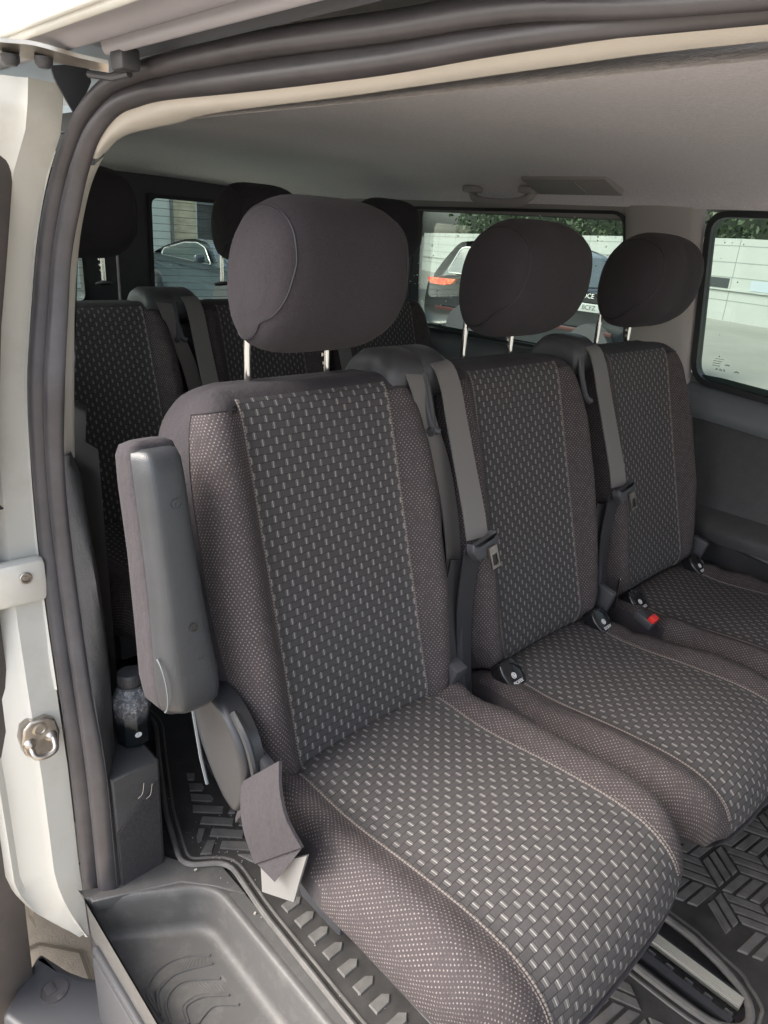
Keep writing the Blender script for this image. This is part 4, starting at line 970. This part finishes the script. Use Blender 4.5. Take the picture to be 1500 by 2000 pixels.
# building behind: white wall, stone pier, dark shop window
M['render'] = mat('white_render', (.50, .53, .49), .8, var=.05, vscale=2); 
t = NT('stone_cladding'); f = t.ramp(t.noise(3.2, 6, rough=.7), .3, .7); mp = t.n('ShaderNodeMapping'); mp.inputs['Scale'].default_value = (2.2, 2.2, 7); t.put(mp.inputs[0], t.obj())
vo = t.n('ShaderNodeTexVoronoi'); t.t.links.new(mp.outputs[0], vo.inputs['Vector']); vo.inputs['Scale'].default_value = 1.6
t.t.links.new(t.mix(t.math('ADD', t.math('MULTIPLY', f, .5), t.math('MULTIPLY', vo.outputs['Distance'], .5)), c4((.62, .55, .38)), c4((.25, .22, .16))), t.b.inputs['Base Color']); M['stone'] = t.m
YB = 16.0
bd = empty('building', (9, YB, -.5), 'building with pale rendered wall, stone pier and dark window behind the parked coupe', 'building')
def bp_(name, m, x0, x1, z0, z1, d0=0, d1=.3): mb = MB(); mb.box(((x0 + x1) / 2, YB - d0 + d1 / 2, (z0 + z1) / 2), (x1 - x0, d1, z1 - z0)); return mb.build(name, m, bd, org=(9, YB, -.5))
wv = bp_('wall', 'render', .5, 8.20, -.5, 5); bp_('pier', 'stone', 8.27, 8.87, -.5, 1.60, .02); bp_('lintel', 'render', 8.27, 16, 1.45 + .16, 5, .05); bp_('parapet', 'stone', 8.89, 16, -.5, .55, -.02)
wi = bp_('window', 'dark', 8.92, 10.6, .57, 1.46, -.12); bp_('window_frame', 'render', 8.89, 8.93, .55, 1.6, -.02, .1); bp_('window_head', 'ledge', 8.93, 16, 1.44, 1.60, -.01, .1); bp_('wall', 'render', 10.6, 16, .55, 1.61, 0)
mb = MB(); mb.tube([(8.235, YB - .05, -.5), (8.235, YB - .05, 4.5)], .03, 8); mb.build('downpipe', 'ledge', bd, org=(9, YB, -.5))
mb = MB(); mb.box((1.7, 9.4, -.05), (2.8, .15, .9), bev=.01); lw = tag(mb.build('low_wall', 'render'), 'low pale jointed wall glimpsed through the rear door glass at far left', 'wall')
mb = MB()
for k in range(6): mb.box((.6 + k * .4, 9.322, -.05), (.012, .01, .88))
for z in (-.25, .1): mb.box((1.7, 9.322, z), (2.75, .01, .012))
mb.build('wall_joints', 'ledge', lw)
# ---- parked cars
M['navy'] = mat('dark_blue_paint', (.040, .055, .068), .25, coat=.8); M['blackpaint'] = mat('black_paint', (.012, .014, .018), .18, coat=1.0)
M['carglass'] = mat('car_glass', (.035, .048, .048), .06, spec=.9); M['trimc'] = mat('bright_trim', (.75, .76, .74), .3, .8)
t = NT('tail_light'); t.t.links.new(t.mix(t.ramp(t.noise(14, 2), .4, .6), c4((.75, .06, .03)), c4((.95, .22, .08))), t.b.inputs['Base Color']); t.b.inputs['Roughness'].default_value = .15; M['tail'] = t.m
def car(name, label, xs, yr, L, Wd, body, cabin, wins, paint, zb=-.5, wheels=(.8, 3.5), wr=.33, yaw=0.0, sq=1):
    """body / cabin: side outlines (s from the tail, h above ground); xs, yr: tail corner nearest the van."""
    body, cabin, wins = [[(a if a < 1 else 1 + (a - 1) * sq, b) for a, b in q] for q in (body, cabin)] + [[[(a if a < 1 else 1 + (a - 1) * sq, b) for a, b in w] for w in wins]] if sq != 1 else (body, cabin, wins)
    rt = empty(name, (xs + Wd / 2, yr - L / 2, zb), label, 'car'); rt.rotation_euler = (0, 0, yaw)
    P = lambda s, h, w: (w - Wd / 2, L / 2 - s, h)
    hi, lo_ = max(h for s, h in cabin), min(h for s, h in cabin)
    bp = rpoly(body, .12, 4); mb = MB(); lo = []
    for w, k in ((0.10, .93), (.025, .985), (.0, 1.0), (.0, 1.0)):
        cs, ch = L / 2, .62; lo.append([P(cs + (s - cs) * k, ch + (h - ch) * (k * .5 + .5), w) for s, h in bp])
    lo += [[(-v[0], v[1], v[2]) for v in l] for l in reversed(lo[:3])]
    mb.loft(lo); bo = mb.build('body', paint, rt, smooth=45)
    cp = rpoly(cabin, .10, 4); tum = lambda h: .05 + .22 * max(0, (h - lo_) / (hi - lo_)) ** 1.2
    mb = MB(); lo = [[P(s, h, tum(h) + .06) for s, h in cp], [P(s, h, tum(h)) for s, h in cp]]; lo += [[(-v[0], v[1], v[2]) for v in l] for l in reversed(lo)]
    cc = [Vector((sum(s for s, h in cp) / len(cp), sum(h for s, h in cp) / len(cp)))][0]
    lo[0] = [P(cc.x + (s - cc.x) * .985, cc.y + (h - cc.y) * .985 + .012, tum(h) + .10) for s, h in cp]; lo[-1] = [(-v[0], v[1], v[2]) for v in lo[0]]
    mb.loft(lo); mb.build('roof', paint, rt, smooth=45)
    for poly in wins:
        for sg in (1, -1):
            q = rpoly(poly, .07, 4); mb = MB(); mb.add([(sg * P(s, h, tum(h) - .006)[0], L / 2 - s, h) for s, h in q], [list(range(len(q)))]); w_ = mb.build('side_window', 'carglass', rt, smooth=None)
            mb = MB(); mb.tube([(sg * P(s, h, tum(h) - .008)[0], L / 2 - s, h) for s, h in q], .011, 5, closed=True); mb.build('window_trim', 'trimc', w_)
    # front and rear screens along the sloping ends of the cabin
    srt = sorted(cabin); f0, f1 = max((p for p in cabin if p[1] < lo_ + .12), key=lambda p: p[0]), max((p for p in cabin if p[1] > hi - .10), key=lambda p: p[0])
    r0, r1 = min((p for p in cabin if p[1] < lo_ + .12), key=lambda p: p[0]), min((p for p in cabin if p[1] > hi - .10), key=lambda p: p[0])
    for nm, a, b, sg in (('windscreen', f0, f1, 1), ('rear_window', r0, r1, -1)):
        A, B_ = Vector(a), Vector(b); n = Vector(((B_ - A).y, -(B_ - A).x)).normalized(); n = n if n.x * sg > 0 else -n
        a2, b2 = A + (B_ - A) * .10 + n * .012, A + (B_ - A) * .90 + n * .012
        mb = MB(); w0, w1 = tum(a2.y) + .10, tum(b2.y) + .10
        mb.add([P(a2.x, a2.y, w0), P(b2.x, b2.y, w1), P(b2.x, b2.y, Wd - w1), P(a2.x, a2.y, Wd - w0)], [[0, 1, 2, 3]]); mb.build(nm, 'carglass', rt, smooth=None)
    for s in wheels:
        for sg in (1, -1):
            c = Vector((sg * (Wd / 2 - .10), L / 2 - s, wr)); mb = MB(); mb.lathe([(wr * .62, -.10), (wr * .95, -.10), (wr, -.07), (wr, .07), (wr * .95, .115), (wr * .64, .115)], c, 28, ax=(sg, 0, 0)); wh = mb.build('wheel', 'black', rt)
            mb = MB(); mb.lathe([(wr * .64, .105), (wr * .60, .08), (wr * .15, .10), (0, .105)], c, 20, ax=(sg, 0, 0)); mb.build('rim', 'alu', wh)
    return rt, P, bo
coupe, Pc, cb = car('parked_coupe', 'dark blue-grey coupe with bright window trim seen through the rear door glass', 6.15, 13.9, 4.45, 1.8,
    [(.10, .30), (.0, .55), (.05, .92), (.55, .98), (2.9, .93), (3.55, .86), (4.2, .74), (4.42, .55), (4.38, .28), (3.9, .18), (.6, .18)],
    [(.75, .93), (1.15, 1.10), (1.75, 1.255), (2.2, 1.285), (2.65, 1.24), (3.45, .87), (3.3, .80), (.9, .85)],
    [[(1.17, .955), (1.19, 1.06), (1.85, 1.205), (2.30, 1.225), (2.62, 1.16), (3.02, .90)]], 'navy', wheels=(.85, 3.5))
mb = MB()
for sg in (1, -1): mb.tube([(sg * (-Pc(0, 0, .15)[0] * -1), 4.45 / 2 - 1.72, .94), (sg * (Pc(0, 0, .245)[0]), 4.45 / 2 - 1.32, 1.14)], .03, 6)
mb.build('window_pillar', 'navy', coupe)
for sg in (1, -1):
    mb = MB(); mb.box((sg * (.9 + .06), 4.45 / 2 - 2.86, .985), (.20, .10, .14), bev=.04, seg=3); mb.build('wing_mirror', 'navy', coupe)
mb = MB(); mb.box((-.905, 4.45 / 2 - 1.75, .80), (.02, .16, .03), bev=.008); mb.build('door_handle', 'navy', cb)
suv, Ps, sb_ = car('parked_estate_car', 'black estate car with an orange-red tail light beside the white wall', 8.0, 7.40, 4.5, 1.85,
    [(.06, .35), (.0, .62), (.06, 1.02), (.5, 1.10), (3.2, 1.10), (3.9, 1.07), (4.35, .96), (4.47, .70), (4.42, .36), (4.0, .24), (.5, .24)],
    [(.08, 1.05), (.22, 1.30), (.42, 1.58), (.9, 1.63), (2.0, 1.62), (2.45, 1.53), (3.25, 1.08), (3.1, 1.0), (.2, .98)],
    [[(.36, 1.13), (.50, 1.50), (1.15, 1.53), (1.18, 1.13)], [(1.26, 1.13), (1.24, 1.53), (2.2, 1.51), (2.70, 1.13)]], 'blackpaint', wheels=(.85, 3.02), wr=.35, sq=.80)
for sg in (1, -1):
    mb = MB(); fo = lambda s, h, t: (sg * (-Ps(0, 0, 0)[0] + t), 4.5 / 2 - s, h)
    mb.prism([(.035, 1.030), (.62, 1.045), (.55, .965), (.38, .935), (.10, .94)], -.05, .012, fo, bev=.01); tl_ = mb.build('tail_light', 'tail', suv)
mb = MB(); mb.box((-.5, 4.5 / 2 - 0.012 + .01, .985), (.5, .05, .11), bev=.01); mb.box((.5, 4.5 / 2 + .0, .985), (.5, .05, .11), bev=.01); mb.build('tail_light', 'tail', suv)
mb = MB(); mb.box((-.93, .45, .60), (.012, 3.1, .05), bev=.004); mb.build('side_moulding', mat('maroon_strip', (.07, .02, .02), .4), suv)
fl = frame((-.9275, 4.5 / 2 - 2.93, 1.045), (0, -1, 0), (0, 0, 1))
mb = MB(); mb.add(*text_mesh('DCE', .085, fl, .002)); mb.build('lettering', 'print', suv, smooth=None)
mb = MB(); mb.box((-.932, 4.5 / 2 - 2.91, .90), (.012, .44, .105), bev=.004); M['plate'] = mat('plate_white', (.42, .43, .42), .5); pl = mb.build('number_plate', 'plate', suv)
mb = MB(); mb.add(*text_mesh('1 BCFZ', .085, Matrix.Translation((-.0115, 0, -.145)) @ fl, .002)); mb.build('plate_text', 'ink', pl, smooth=None)
